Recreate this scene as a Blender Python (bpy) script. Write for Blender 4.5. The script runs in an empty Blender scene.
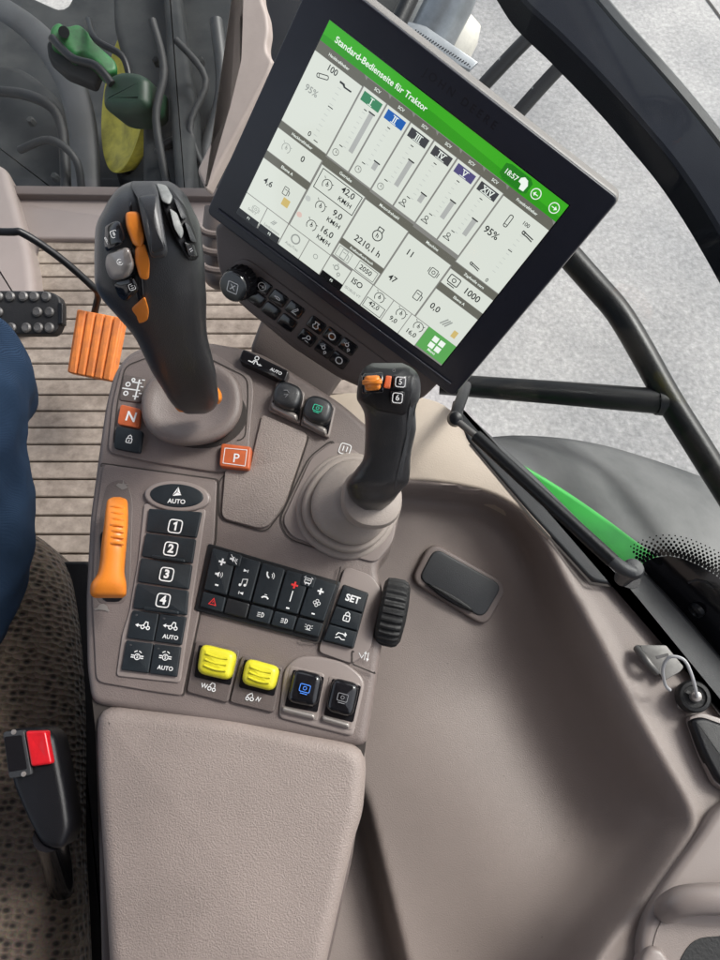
import bpy, bmesh, math, random
import numpy as np
from mathutils import Vector
random.seed(7); rng=np.random.RandomState(5)
R=math.radians
SC=bpy.context.scene; COL=SC.collection
F=721.0; CAM=np.array([0,0,1.25]); TH=R(66)
CX=np.array([1.,0,0]); CY=np.array([0,math.sin(TH),math.cos(TH)]); CZ=np.array([0,-math.cos(TH),math.sin(TH)])
UP=np.array([0,0,1.])
# ---------------------------------------------------------------- measuring helpers
def ray(px,py): return CX*(px-360)/F+CY*(480-py)/F-CZ
def W(px,py,d): return CAM+ray(px,py)*d
def nrm(v): v=np.asarray(v,float); return v/np.linalg.norm(v)
class Pl:
    def __init__(s,o,n): s.o=np.asarray(o,float); s.n=nrm(n)
    def hit(s,px,py,h=0.):
        r=ray(px,py); t=((s.o+s.n*h-CAM)@s.n)/(r@s.n); return CAM+r*t
    def basis(s,px,py,deg,h=0.):
        a=s.hit(px,py,h); c=R(deg)
        b=s.hit(px+8*math.cos(c),py+8*math.sin(c),h); u=(b-a); m=np.linalg.norm(u)/8; u=nrm(u)
        return a,u,np.cross(s.n,u),m
def level(z): return Pl((0,0,z),UP)
# ---------------------------------------------------------------- materials
def srgb(c): return tuple(((x/255)/12.92 if x/255<=.04045 else ((x/255+.055)/1.055)**2.4) for x in c)
def mat(name,col,rough=.5,metal=0.,spec=.5,bump=0.,bs=300.,mott=0.,ms=12.,coat=0.,sheen=0.,col2=None,alpha=1.,det=4,speck=0.,crough=.03):
    m=bpy.data.materials.new(name); m.use_nodes=True; nt=m.node_tree; b=nt.nodes['Principled BSDF']
    b.inputs['Base Color'].default_value=(*col,1); b.inputs['Roughness'].default_value=rough
    b.inputs['Metallic'].default_value=metal; b.inputs['Specular IOR Level'].default_value=spec
    b.inputs['Coat Weight'].default_value=coat; b.inputs['Sheen Weight'].default_value=sheen
    tc=nt.nodes.new('ShaderNodeTexCoord')
    if mott>0 or col2:
        n=nt.nodes.new('ShaderNodeTexNoise'); n.inputs['Scale'].default_value=ms; n.inputs['Detail'].default_value=6; n.inputs['Roughness'].default_value=.62
        nt.links.new(tc.outputs['Object'],n.inputs['Vector'])
        r=nt.nodes.new('ShaderNodeValToRGB'); c2=col2 or tuple(x*(1-mott) for x in col)
        r.color_ramp.elements[0].position=.36; r.color_ramp.elements[0].color=(*c2,1)
        r.color_ramp.elements[1].position=.62; r.color_ramp.elements[1].color=(*col,1)
        nt.links.new(n.outputs['Fac'],r.inputs['Fac']); nt.links.new(r.outputs['Color'],b.inputs['Base Color'])
        rr=nt.nodes.new('ShaderNodeMapRange'); rr.inputs['To Min'].default_value=min(1,rough*1.15); rr.inputs['To Max'].default_value=rough*.85
        nt.links.new(n.outputs['Fac'],rr.inputs['Value']); nt.links.new(rr.outputs['Result'],b.inputs['Roughness'])
    b.inputs['Coat Roughness'].default_value=crough
    if speck>0:
        vv=nt.nodes.new('ShaderNodeTexVoronoi'); vv.inputs['Scale'].default_value=speck; nt.links.new(tc.outputs['Object'],vv.inputs['Vector'])
        vn=nt.nodes.new('ShaderNodeSeparateColor'); nt.links.new(vv.outputs['Color'],vn.inputs['Color'])
        gt=nt.nodes.new('ShaderNodeMath'); gt.operation='GREATER_THAN'; gt.inputs[1].default_value=.80; nt.links.new(vn.outputs['Red'],gt.inputs[0])
        rd=nt.nodes.new('ShaderNodeMapRange'); rd.inputs['From Min'].default_value=.02; rd.inputs['From Max'].default_value=.055; rd.inputs['To Min'].default_value=1; rd.inputs['To Max'].default_value=0; nt.links.new(vv.outputs['Distance'],rd.inputs['Value'])
        mu=nt.nodes.new('ShaderNodeMath'); mu.operation='MULTIPLY'; nt.links.new(gt.outputs[0],mu.inputs[0]); nt.links.new(rd.outputs[0],mu.inputs[1])
        mu2=nt.nodes.new('ShaderNodeMath'); mu2.operation='MULTIPLY'; mu2.inputs[1].default_value=.75; nt.links.new(mu.outputs[0],mu2.inputs[0])
        sm=nt.nodes.new('ShaderNodeMix'); sm.data_type='RGBA'; nt.links.new(mu2.outputs[0],sm.inputs[0]); sm.inputs[6].default_value=(*col,1); sm.inputs[7].default_value=(.06,.05,.045,1)
        if b.inputs['Base Color'].links: nt.links.new(b.inputs['Base Color'].links[0].from_socket,sm.inputs[6])
        nt.links.new(sm.outputs[2],b.inputs['Base Color'])
    if bump>0:
        n2=nt.nodes.new('ShaderNodeTexNoise'); n2.inputs['Scale'].default_value=bs; n2.inputs['Detail'].default_value=det
        nt.links.new(tc.outputs['Object'],n2.inputs['Vector'])
        bp=nt.nodes.new('ShaderNodeBump'); bp.inputs['Strength'].default_value=bump; bp.inputs['Distance'].default_value=.001
        nt.links.new(n2.outputs['Fac'],bp.inputs['Height']); nt.links.new(bp.outputs['Normal'],b.inputs['Normal'])
    return m
TAUPE=(.192,.155,.143)
M={}
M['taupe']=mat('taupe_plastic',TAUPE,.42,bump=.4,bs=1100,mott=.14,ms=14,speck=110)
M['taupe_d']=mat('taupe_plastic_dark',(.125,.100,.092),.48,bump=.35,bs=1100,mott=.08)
M['taupe_s']=mat('taupe_satin',(.26,.218,.203),.36,bump=.1,bs=900,mott=.05)
M['pad']=mat('armrest_pad',(.280,.230,.208),.5,bump=.7,bs=800,mott=.2,ms=6,det=2,speck=90)
M['panel']=mat('side_panel_plastic',(.262,.216,.197),.5,bump=.3,bs=1000,mott=.12,ms=6,speck=60)
M['cream']=mat('cream_ledge',(.50,.42,.345),.5,bump=.2,bs=700,mott=.1,speck=60)
M['boot']=mat('boot_rubber',(.34,.29,.26),.52,bump=.3,bs=700,mott=.08,ms=30)
M['black']=mat('black_plastic',(.008,.008,.010),.38,spec=.35,bump=.25,bs=1500,mott=.25,ms=40)
M['soft']=mat('soft_black_grip',(.018,.019,.022),.40,spec=.5,coat=.45,crough=.28,bump=.35,bs=1600,mott=.3,ms=25)
M['grey']=mat('dark_grey_grip',(.040,.042,.046),.45,bump=.3,bs=1500,mott=.2,ms=25)
M['gloss']=mat('gloss_black',(.008,.008,.010),.12,coat=.3)
M['bezel']=mat('screen_bezel',(.020,.022,.034),.34,bump=.05,bs=500,mott=.2,ms=15)
M['btn']=mat('button_slate',(.016,.021,.026),.45,spec=.35,bump=.25,bs=1400,mott=.3,ms=60)
M['btnd']=mat('button_charcoal',(.012,.013,.015),.4,bump=.2,bs=1400,mott=.2,ms=60)
M['rim']=mat('monitor_rim',(.24,.225,.215),.4,bump=.2,bs=900,mott=.08)
M['orange']=mat('orange_plastic',(.78,.235,.025),.38,bump=.1,bs=600,mott=.12,ms=60)
M['orangeb']=mat('orange_red_button',(.58,.13,.045),.4,mott=.15,ms=90)
M['yellow']=mat('yellow_plastic',(.66,.60,.03),.38,mott=.12,ms=90)
M['red']=mat('red_button',(.60,.012,.02),.3,mott=.2,ms=80)
M['white']=mat('white_print',(.75,.75,.75),.5)
M['redp']=mat('red_print',(.65,.03,.03),.5)
M['bluep']=mat('blue_print',(.06,.22,.75),.5)
M['greenp']=mat('green_print',(.03,.50,.30),.5)
M['greyp']=mat('grey_print',(.16,.16,.17),.5)
M['facep']=mat('faint_print',(.012,.012,.018),.3)
M['seam']=mat('seam_gap',(.035,.028,.025),.8)
M['silver']=mat('silver_lip',(.36,.33,.31),.33,metal=.5)
M['print_grey']=mat('grey_cord',(.45,.45,.46),.5)
M['arch']=mat('dusty_arch',(.045,.047,.05),.5,mott=.3,ms=6)
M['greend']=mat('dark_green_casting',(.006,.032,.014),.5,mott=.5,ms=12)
M['paddle']=mat('silver_grey_paddle',(.27,.28,.275),.5,mott=.3,ms=80)
M['steel']=mat('worn_steel',(.16,.155,.15),.5,metal=.5,mott=.3,ms=60)
M['bar']=mat('black_painted_bar',(.006,.007,.009),.38,spec=.4,bump=.2,bs=300,mott=.35,ms=20)
M['scuff']=mat('scuffed_bar',(.016,.016,.018),.4,mott=0,col2=None)
M['pillar']=mat('pillar_trim',(.014,.016,.022),.95,spec=.05,bump=.2,bs=900,mott=.15)
M['rubber']=mat('rubber',(.010,.010,.011),.6,bump=.4,bs=400,mott=.2)
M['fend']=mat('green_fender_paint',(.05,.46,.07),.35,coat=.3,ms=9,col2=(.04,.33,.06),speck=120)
M['fendg']=mat('dusty_fender_plastic',(.16,.16,.16),.62,ms=2.6,col2=(.055,.058,.06),bump=.3,bs=90)
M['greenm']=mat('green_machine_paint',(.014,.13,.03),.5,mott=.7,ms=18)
M['yellowm']=mat('yellow_rim_paint',(.66,.56,.06),.5,mott=.5,ms=12)
M['tyre']=mat('tyre_rubber',(.016,.017,.019),.65,mott=.4,ms=5,bump=.5,bs=60)
M['dark']=mat('dark_chassis',(.014,.016,.018),.7,spec=.25,mott=.7,ms=5,bump=.6,bs=30,col2=(.035,.037,.038))
M['jeans']=None
M['skin']=mat('skin',(.5,.3,.22),.5)
M['metalw']=mat('white_drum',(.72,.69,.62),.4,mott=.25,ms=14)
M['pipe']=mat('pipe_metal',(.33,.35,.37),.35,metal=.5,mott=.3,ms=14)

def mat_ground():
    m=bpy.data.materials.new('concrete_yard'); m.use_nodes=True; nt=m.node_tree; b=nt.nodes['Principled BSDF']; b.inputs['Roughness'].default_value=.85
    tc=nt.nodes.new('ShaderNodeTexCoord')
    def noise(s,d=8,r=.6):
        n=nt.nodes.new('ShaderNodeTexNoise'); n.inputs['Scale'].default_value=s; n.inputs['Detail'].default_value=d; n.inputs['Roughness'].default_value=r
        nt.links.new(tc.outputs['Object'],n.inputs['Vector']); return n
    a=noise(.9,6,.55); c=noise(38,5,.7); v=nt.nodes.new('ShaderNodeTexVoronoi'); v.inputs['Scale'].default_value=55
    nt.links.new(tc.outputs['Object'],v.inputs['Vector'])
    r=nt.nodes.new('ShaderNodeValToRGB'); r.color_ramp.elements[0].position=.38; r.color_ramp.elements[0].color=(.29,.285,.285,1); r.color_ramp.elements[1].position=.62; r.color_ramp.elements[1].color=(.50,.485,.475,1)
    mx=nt.nodes.new('ShaderNodeMix'); mx.data_type='FLOAT'; mx.inputs[0].default_value=.5
    nt.links.new(a.outputs['Fac'],mx.inputs[2]); nt.links.new(c.outputs['Fac'],mx.inputs[3]); nt.links.new(mx.outputs[0],r.inputs['Fac'])
    r2=nt.nodes.new('ShaderNodeValToRGB'); r2.color_ramp.elements[0].position=.0; r2.color_ramp.elements[0].color=(1,1,1,1); r2.color_ramp.elements[1].position=.75; r2.color_ramp.elements[1].color=(.80,.80,.80,1)
    nt.links.new(v.outputs['Distance'],r2.inputs['Fac'])
    mm=nt.nodes.new('ShaderNodeMix'); mm.data_type='RGBA'; mm.blend_type='MULTIPLY'; mm.inputs[0].default_value=1
    nt.links.new(r.outputs['Color'],mm.inputs[6]); nt.links.new(r2.outputs['Color'],mm.inputs[7]); nt.links.new(mm.outputs[2],b.inputs['Base Color'])
    w1=noise(.55,7,.6); r3=nt.nodes.new('ShaderNodeValToRGB'); r3.color_ramp.elements[0].position=.38; r3.color_ramp.elements[0].color=(.74,.75,.77,1); r3.color_ramp.elements[1].position=.60; r3.color_ramp.elements[1].color=(1.12,1.11,1.10,1)
    nt.links.new(w1.outputs['Fac'],r3.inputs['Fac']); m3=nt.nodes.new('ShaderNodeMix'); m3.data_type='RGBA'; m3.blend_type='MULTIPLY'; m3.inputs[0].default_value=1; nt.links.new(mm.outputs[2],m3.inputs[6]); nt.links.new(r3.outputs['Color'],m3.inputs[7]); nt.links.new(m3.outputs[2],b.inputs['Base Color'])
    bp=nt.nodes.new('ShaderNodeBump'); bp.inputs['Strength'].default_value=.5; bp.inputs['Distance'].default_value=.01
    nt.links.new(c.outputs['Fac'],bp.inputs['Height']); nt.links.new(bp.outputs['Normal'],b.inputs['Normal'])
    return m
def mat_mat():
    m=bpy.data.materials.new('ribbed_floor_mat'); m.use_nodes=True; nt=m.node_tree; b=nt.nodes['Principled BSDF']; b.inputs['Roughness'].default_value=.6
    tc=nt.nodes.new('ShaderNodeTexCoord')
    def noise(s,d,sc=(1,1,1)):
        mp=nt.nodes.new('ShaderNodeMapping'); mp.inputs['Scale'].default_value=sc; nt.links.new(tc.outputs['Object'],mp.inputs['Vector'])
        n=nt.nodes.new('ShaderNodeTexNoise'); n.inputs['Scale'].default_value=s; n.inputs['Detail'].default_value=d; n.inputs['Roughness'].default_value=.65
        nt.links.new(mp.outputs['Vector'],n.inputs['Vector']); return n
    a=noise(6,8,(1,1.3,1)); c=noise(55,6,(.9,1,1))
    r=nt.nodes.new('ShaderNodeValToRGB'); e=r.color_ramp.elements; e[0].position=.36; e[0].color=(.15,.118,.094,1); e[1].position=.68; e[1].color=(.40,.34,.28,1)
    e2=e.new(.52); e2.color=(.26,.215,.178,1)
    mx=nt.nodes.new('ShaderNodeMix'); mx.data_type='FLOAT'; mx.inputs[0].default_value=.5
    nt.links.new(a.outputs['Fac'],mx.inputs[2]); nt.links.new(c.outputs['Fac'],mx.inputs[3]); nt.links.new(mx.outputs[0],r.inputs['Fac'])
    nt.links.new(r.outputs['Color'],b.inputs['Base Color'])
    bp=nt.nodes.new('ShaderNodeBump'); bp.inputs['Strength'].default_value=.4; bp.inputs['Distance'].default_value=.002
    nt.links.new(c.outputs['Fac'],bp.inputs['Height']); nt.links.new(bp.outputs['Normal'],b.inputs['Normal'])
    return m
def mat_weave():
    m=bpy.data.materials.new('woven_seat_fabric'); m.use_nodes=True; nt=m.node_tree; b=nt.nodes['Principled BSDF']; b.inputs['Roughness'].default_value=.9; b.inputs['Sheen Weight'].default_value=.2
    tc=nt.nodes.new('ShaderNodeTexCoord'); mp=nt.nodes.new('ShaderNodeMapping'); mp.inputs['Scale'].default_value=(.8,1.3,1); mp.inputs['Rotation'].default_value=(0,0,.12)
    nt.links.new(tc.outputs['Object'],mp.inputs['Vector'])
    v=nt.nodes.new('ShaderNodeTexVoronoi'); v.inputs['Scale'].default_value=125; v.inputs['Randomness'].default_value=.5; v.distance='EUCLIDEAN'; nt.links.new(mp.outputs['Vector'],v.inputs['Vector'])
    n=nt.nodes.new('ShaderNodeTexNoise'); n.inputs['Scale'].default_value=500; n.inputs['Detail'].default_value=3; nt.links.new(tc.outputs['Object'],n.inputs['Vector'])
    r=nt.nodes.new('ShaderNodeValToRGB'); e=r.color_ramp.elements; e[0].position=.20; e[0].color=(.035,.027,.021,1); e[1].position=.48; e[1].color=(.21,.158,.118,1)
    nt.links.new(v.outputs['Distance'],r.inputs['Fac'])
    mm=nt.nodes.new('ShaderNodeMix'); mm.data_type='RGBA'; mm.blend_type='MULTIPLY'; mm.inputs[0].default_value=.6
    nt.links.new(r.outputs['Color'],mm.inputs[6]); nt.links.new(n.outputs['Color'],mm.inputs[7]); nt.links.new(mm.outputs[2],b.inputs['Base Color'])
    bp=nt.nodes.new('ShaderNodeBump'); bp.inputs['Strength'].default_value=.9; bp.inputs['Distance'].default_value=.004
    nt.links.new(v.outputs['Distance'],bp.inputs['Height']); nt.links.new(bp.outputs['Normal'],b.inputs['Normal'])
    return m
def mat_jeans():
    m=bpy.data.materials.new('blue_denim'); m.use_nodes=True; nt=m.node_tree; b=nt.nodes['Principled BSDF']; b.inputs['Roughness'].default_value=.9; b.inputs['Sheen Weight'].default_value=0; b.inputs['Specular IOR Level'].default_value=.15
    tc=nt.nodes.new('ShaderNodeTexCoord')
    n=nt.nodes.new('ShaderNodeTexNoise'); n.inputs['Scale'].default_value=9; n.inputs['Detail'].default_value=6; nt.links.new(tc.outputs['Object'],n.inputs['Vector'])
    w=nt.nodes.new('ShaderNodeTexWave'); w.inputs['Scale'].default_value=420; w.inputs['Distortion'].default_value=1.5; w.bands_direction='DIAGONAL'; nt.links.new(tc.outputs['Object'],w.inputs['Vector'])
    r=nt.nodes.new('ShaderNodeValToRGB'); e=r.color_ramp.elements; e[0].position=.3; e[0].color=(.006,.014,.032,1); e[1].position=.72; e[1].color=(.026,.052,.100,1)
    mx=nt.nodes.new('ShaderNodeMix'); mx.data_type='FLOAT'; mx.inputs[0].default_value=.22
    nt.links.new(n.outputs['Fac'],mx.inputs[2]); nt.links.new(w.outputs['Fac'],mx.inputs[3]); nt.links.new(mx.outputs[0],r.inputs['Fac']); nt.links.new(r.outputs['Color'],b.inputs['Base Color'])
    bp=nt.nodes.new('ShaderNodeBump'); bp.inputs['Strength'].default_value=.5; bp.inputs['Distance'].default_value=.002
    nt.links.new(mx.outputs[0],bp.inputs['Height']); nt.links.new(bp.outputs['Normal'],b.inputs['Normal'])
    return m
def mat_scuff():
    m=bpy.data.materials.new('chipped_black_bar'); m.use_nodes=True; nt=m.node_tree; b=nt.nodes['Principled BSDF']; b.inputs['Roughness'].default_value=.45
    tc=nt.nodes.new('ShaderNodeTexCoord'); n=nt.nodes.new('ShaderNodeTexNoise'); n.inputs['Scale'].default_value=26; n.inputs['Detail'].default_value=7; n.inputs['Roughness'].default_value=.7
    nt.links.new(tc.outputs['Object'],n.inputs['Vector'])
    r=nt.nodes.new('ShaderNodeValToRGB'); e=r.color_ramp.elements; e[0].position=.63; e[0].color=(.016,.016,.018,1); e[1].position=.66; e[1].color=(.55,.55,.55,1)
    nt.links.new(n.outputs['Fac'],r.inputs['Fac']); nt.links.new(r.outputs['Color'],b.inputs['Base Color']); return m
def mat_pedal():
    m=mat('worn_orange_pedal',(.68,.20,.035),.6,ms=45,col2=(.50,.15,.04),bump=.3,bs=200); return m
def mat_glass():
    m=bpy.data.materials.new('window_glass'); m.use_nodes=True; nt=m.node_tree; nt.nodes.remove(nt.nodes['Principled BSDF'])
    t=nt.nodes.new('ShaderNodeBsdfTransparent'); t.inputs['Color'].default_value=(.96,.975,.965,1); g=nt.nodes.new('ShaderNodeBsdfGlossy'); g.inputs['Roughness'].default_value=.02
    fr=nt.nodes.new('ShaderNodeLayerWeight'); fr.inputs['Blend'].default_value=.5; pw=nt.nodes.new('ShaderNodeMath'); pw.operation='POWER'; pw.inputs[1].default_value=5; ml=nt.nodes.new('ShaderNodeMath'); ml.operation='MULTIPLY_ADD'; ml.inputs[1].default_value=.5; ml.inputs[2].default_value=.012
    mx=nt.nodes.new('ShaderNodeMixShader'); nt.links.new(fr.outputs['Facing'],pw.inputs[0]); nt.links.new(pw.outputs[0],ml.inputs[0]); nt.links.new(ml.outputs[0],mx.inputs['Fac']); nt.links.new(t.outputs[0],mx.inputs[1]); nt.links.new(g.outputs[0],mx.inputs[2]); nt.links.new(mx.outputs[0],nt.nodes['Material Output'].inputs['Surface'])
    return m
def ui(name,c,k=1.0):
    m=bpy.data.materials.new('display_'+name); m.use_nodes=True; b=m.node_tree.nodes['Principled BSDF']; l=srgb(c)
    b.inputs['Base Color'].default_value=(.01,.01,.012,1); b.inputs['Roughness'].default_value=.14
    b.inputs['Emission Color'].default_value=(*l,1); b.inputs['Emission Strength'].default_value=k*.58; return m
M['ground']=mat_ground(); M['mat']=mat_mat(); M['weave']=mat_weave(); M['jeans']=mat_jeans(); M['scuff']=mat_scuff(); M['pedal']=mat_pedal(); M['glass']=mat_glass()
# ---------------------------------------------------------------- object helpers
ORG={}
def base(o):
    while o.parent: o=o.parent
    return ORG.get(o.name,np.zeros(3))
def tag(o,label=None,cat=None,group=None,kind=None):
    if label:o['label']=label
    if cat:o['category']=cat
    if group:o['group']=group
    if kind:o['kind']=kind
    return o
def thing(name,loc,label,cat,group=None):
    o=bpy.data.objects.new(name,None); o.empty_display_size=.05; COL.objects.link(o); o.location=tuple(loc); ORG[o.name]=np.array(loc,float)
    return tag(o,label,cat,group)
def mk(name,verts,faces,m,parent=None,smooth=True,org=None,auto=40):
    v=np.array(verts,float)
    if parent is not None: o0=base(parent)
    else: o0=np.array(org if org is not None else [v[:,0].mean(),v[:,1].mean(),v[:,2].min()],float)
    me=bpy.data.meshes.new(name); me.from_pydata([tuple(x) for x in (v-o0)],[],[tuple(f) for f in faces])
    bm=bmesh.new(); bm.from_mesh(me); bmesh.ops.recalc_face_normals(bm,faces=bm.faces)
    if smooth:
        for f in bm.faces: f.smooth=True
        for e in bm.edges:
            if len(e.link_faces)==2 and e.calc_face_angle(0)>R(auto): e.smooth=False
    bm.to_mesh(me); bm.free(); me.materials.append(m if not isinstance(m,str) else M[m])
    o=bpy.data.objects.new(name,me); COL.objects.link(o)
    if parent is not None: o.parent=parent
    else: o.location=tuple(o0); ORG[o.name]=o0
    return o
class MB:
    def __init__(s): s.v=[]; s.f=[]
    def add(s,v,f): k=len(s.v); s.v+=[np.array(x,float) for x in v]; s.f+=[tuple(i+k for i in q) for q in f]; return s
    def build(s,name,m,parent=None,**k): return mk(name,s.v,s.f,m,parent,**k)
def roundpoly(pts,rad,n=4):
    P=[np.array(p,float) for p in pts]; out=[]
    for i,p in enumerate(P):
        a,b=P[i-1],P[(i+1)%len(P)]; r=rad[i%len(rad)] if isinstance(rad,(list,tuple)) else rad
        la,lb=np.linalg.norm(a-p),np.linalg.norm(b-p); t=min(r,la*.45,lb*.45)
        if t<.01: out.append(p); continue
        s,e=p+(a-p)/la*t,p+(b-p)/lb*t
        for k in range(n+1):
            q=k/n; out.append((1-q)**2*s+2*q*(1-q)*p+q*q*e)
    return out
def ellipse(cx,cy,rx,ry,deg=0,n=48,p=2.):
    c,s=math.cos(R(deg)),math.sin(R(deg)); out=[]
    for i in range(n):
        a=2*math.pi*i/n; x=rx*math.copysign(abs(math.cos(a))**(2/p),math.cos(a)); y=ry*math.copysign(abs(math.sin(a))**(2/p),math.sin(a))
        out.append((cx+x*c-y*s,cy+x*s+y*c))
    return out
def inset2(P,d):
    n=len(P); out=[]; A=sum(P[i][0]*P[(i+1)%n][1]-P[(i+1)%n][0]*P[i][1] for i in range(n)); sg=1 if A>0 else -1
    for i in range(n):
        a=P[i]-P[i-1]; b=P[(i+1)%n]-P[i]; la,lb=np.linalg.norm(a),np.linalg.norm(b)
        na=np.array([-a[1],a[0]])/max(la,1e-9)*sg; nb=np.array([-b[1],b[0]])/max(lb,1e-9)*sg
        m=na+nb; l=np.linalg.norm(m)
        if l<1e-6: m=na; l=1
        m=m/l; k=max(.5,m@na); out.append(P[i]+m*d/k)
    return out
def slabmesh(pl,pts,h0,h1,bev=0.,rad=0.,steps=3,crown=0.,top=True):
    if rad and bev:
        mpp=np.linalg.norm(pl.hit(pts[0][0]+1,pts[0][1],h1)-pl.hit(pts[0][0],pts[0][1],h1)); mr=bev/mpp*1.3
        rad=[max(x,mr) for x in rad] if isinstance(rad,(list,tuple)) else max(rad,mr)
    q=roundpoly(pts,rad) if rad else [np.array(p,float) for p in pts]
    W3=[pl.hit(x,y,h1) for x,y in q]; c=sum(W3)/len(W3); u=nrm(np.cross(pl.n,[0,1,.01])); v=np.cross(pl.n,u)
    P=[np.array([(w-c)@u,(w-c)@v]) for w in W3]; bev=max(bev,0)
    rings=[(P,h0),(P,h1-bev if bev else h1)]
    for k in range(1,steps+1 if bev else 1):
        a=math.pi/2*k/steps; rings.append((inset2(P,bev*(1-math.cos(a))),h1-bev+bev*math.sin(a)))
    c0=c-pl.n*h1; V=[];Fc=[];n=len(P)
    for ring,h in rings:
        for p in ring: V.append(c0+u*p[0]+v*p[1]+pl.n*h)
    for k in range(len(rings)-1):
        for i in range(n): j=(i+1)%n; Fc.append((k*n+i,k*n+j,(k+1)*n+j,(k+1)*n+i))
    Fc.append(tuple(range(n-1,-1,-1))); b0=(len(rings)-1)*n
    if crown: 
        cc=sum(V[b0:b0+n])/n+pl.n*crown; mid=[]
        for i in range(n): mid.append(V[b0+i]*.5+cc*.5+pl.n*crown*.25)
        m0=len(V); V+=mid; V.append(cc)
        for i in range(n): j=(i+1)%n; Fc.append((b0+i,b0+j,m0+j,m0+i)); Fc.append((m0+i,m0+j,m0+n))
    else: Fc.append(tuple(range(b0,b0+n)))
    return V,Fc
def slab(name,pl,pts,h0,h1,m,parent=None,bev=0.,rad=0.,steps=3,crown=0.,**k):
    v,f=slabmesh(pl,pts,h0,h1,bev,rad,steps,crown); return mk(name,v,f,m,parent,**k)
def tubemesh(path,radii,n=16,cap=True,flat=1.,ref=UP):
    P=[np.array(p,float) for p in path]; V=[];Fc=[]; k=len(P)
    if not hasattr(radii,'__len__'): radii=[radii]*k
    prev=None
    for i,p in enumerate(P):
        t=nrm(P[min(i+1,k-1)]-P[max(i-1,0)])
        if prev is None:
            a=np.cross(t,ref); 
            if np.linalg.norm(a)<.05: a=np.cross(t,[1,0,0])
        else: a=prev-t*(prev@t)
        a=nrm(a); prev=a; b=np.cross(t,a)
        for j in range(n):
            q=2*math.pi*j/n; V.append(p+radii[i]*(a*math.cos(q)+b*math.sin(q)*flat))
    for i in range(k-1):
        for j in range(n): l=(j+1)%n; Fc.append((i*n+j,i*n+l,(i+1)*n+l,(i+1)*n+j))
    if cap: Fc.append(tuple(range(n))); Fc.append(tuple(range((k-1)*n,k*n)))
    return V,Fc
def smoothpath(P,n=8):
    P=[np.array(p,float) for p in P]; out=[]
    for i in range(len(P)-1):
        p0=P[max(i-1,0)];p1=P[i];p2=P[i+1];p3=P[min(i+2,len(P)-1)]
        for k in range(n):
            t=k/n; out.append(.5*((2*p1)+(-p0+p2)*t+(2*p0-5*p1+4*p2-p3)*t*t+(-p0+3*p1-3*p2+p3)*t**3))
    out.append(P[-1]); return out
def tube(name,path,r,m,parent=None,n=16,smooth_n=0,**k):
    if smooth_n: 
        if hasattr(r,'__len__'): r=list(np.interp(np.linspace(0,1,(len(path)-1)*smooth_n+1),np.linspace(0,1,len(path)),r))
        path=smoothpath(path,smooth_n)
    v,f=tubemesh(path,r,n); return mk(name,v,f,m,parent,**k)
def lathemesh(o,axis,prof,n=40,sx=1.,sy=1.,u=None,p=2.,off=None,rib=None):
    """prof: list of (radius, height along axis); off: sideways shift per ring"""
    axis=nrm(axis); u=nrm(np.cross(axis,[0,0,1]) if u is None and abs(axis[2])<.9 else (u if u is not None else np.cross(axis,[0,1,0]))); u=nrm(u-axis*(u@axis)); v=np.cross(axis,u)
    V=[];Fc=[]
    for k,(r,h) in enumerate(prof):
        oo=np.array(o,float)+axis*h+(off[k] if off is not None else 0)
        for j in range(n):
            q=2*math.pi*j/n; c,s=math.cos(q),math.sin(q); rr=r
            if rib and rib[k]: rr=r*(1-rib[k]*(1 if (j//2)%2 else 0))
            V.append(oo+u*rr*sx*math.copysign(abs(c)**(2/p),c)+v*rr*sy*math.copysign(abs(s)**(2/p),s))
    for k in range(len(prof)-1):
        for j in range(n): l=(j+1)%n; Fc.append((k*n+j,k*n+l,(k+1)*n+l,(k+1)*n+j))
    Fc.append(tuple(range(n))); Fc.append(tuple(range((len(prof)-1)*n,len(prof)*n)))
    return V,Fc
def boxmesh(c,u,v,w,a,b,d):
    u,v,w=nrm(u),nrm(v),nrm(w); V=[np.array(c)+u*a*x+v*b*y+w*d*z for x in(-1,1) for y in(-1,1) for z in(-1,1)]
    return V,[(0,1,3,2),(4,6,7,5),(0,4,5,1),(2,3,7,6),(0,2,6,4),(1,5,7,3)]
def slices(sl,n=28,p=2.3,sub=6):
    """volume from (centre px, py, half-width px, depth, half-thickness m): every ring spans the width and the depth direction"""
    S=np.array(sl,float); k=len(S); T=np.linspace(0,k-1,(k-1)*sub+1); 
    out=[]
    for t in T:
        i=min(int(t),k-2); a=t-i; p0,p1,p2,p3=S[max(i-1,0)],S[i],S[i+1],S[min(i+2,k-1)]
        out.append(.5*((2*p1)+(-p0+p2)*a+(2*p0-5*p1+4*p2-p3)*a*a+(-p0+3*p1-3*p2+p3)*a**3))
    V=[];Fc=[]
    for (cx,cy,hw,d,ht) in out:
        c=W(cx,cy,d); r=nrm(ray(cx,cy)); u=nrm(CX-r*(CX@r)); hwm=max(hw,.2)*d/F; ht=max(ht,.0005)
        for j in range(n):
            q=2*math.pi*j/n; co,s=math.cos(q),math.sin(q)
            V.append(c+u*hwm*math.copysign(abs(co)**(2/p),co)+r*ht*math.copysign(abs(s)**(2/p),s))
    m=len(out)
    for i in range(m-1):
        for j in range(n): l=(j+1)%n; Fc.append((i*n+j,i*n+l,(i+1)*n+l,(i+1)*n+j))
    Fc.append(tuple(range(n))); Fc.append(tuple(range((m-1)*n,m*n))); return V,Fc
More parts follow.
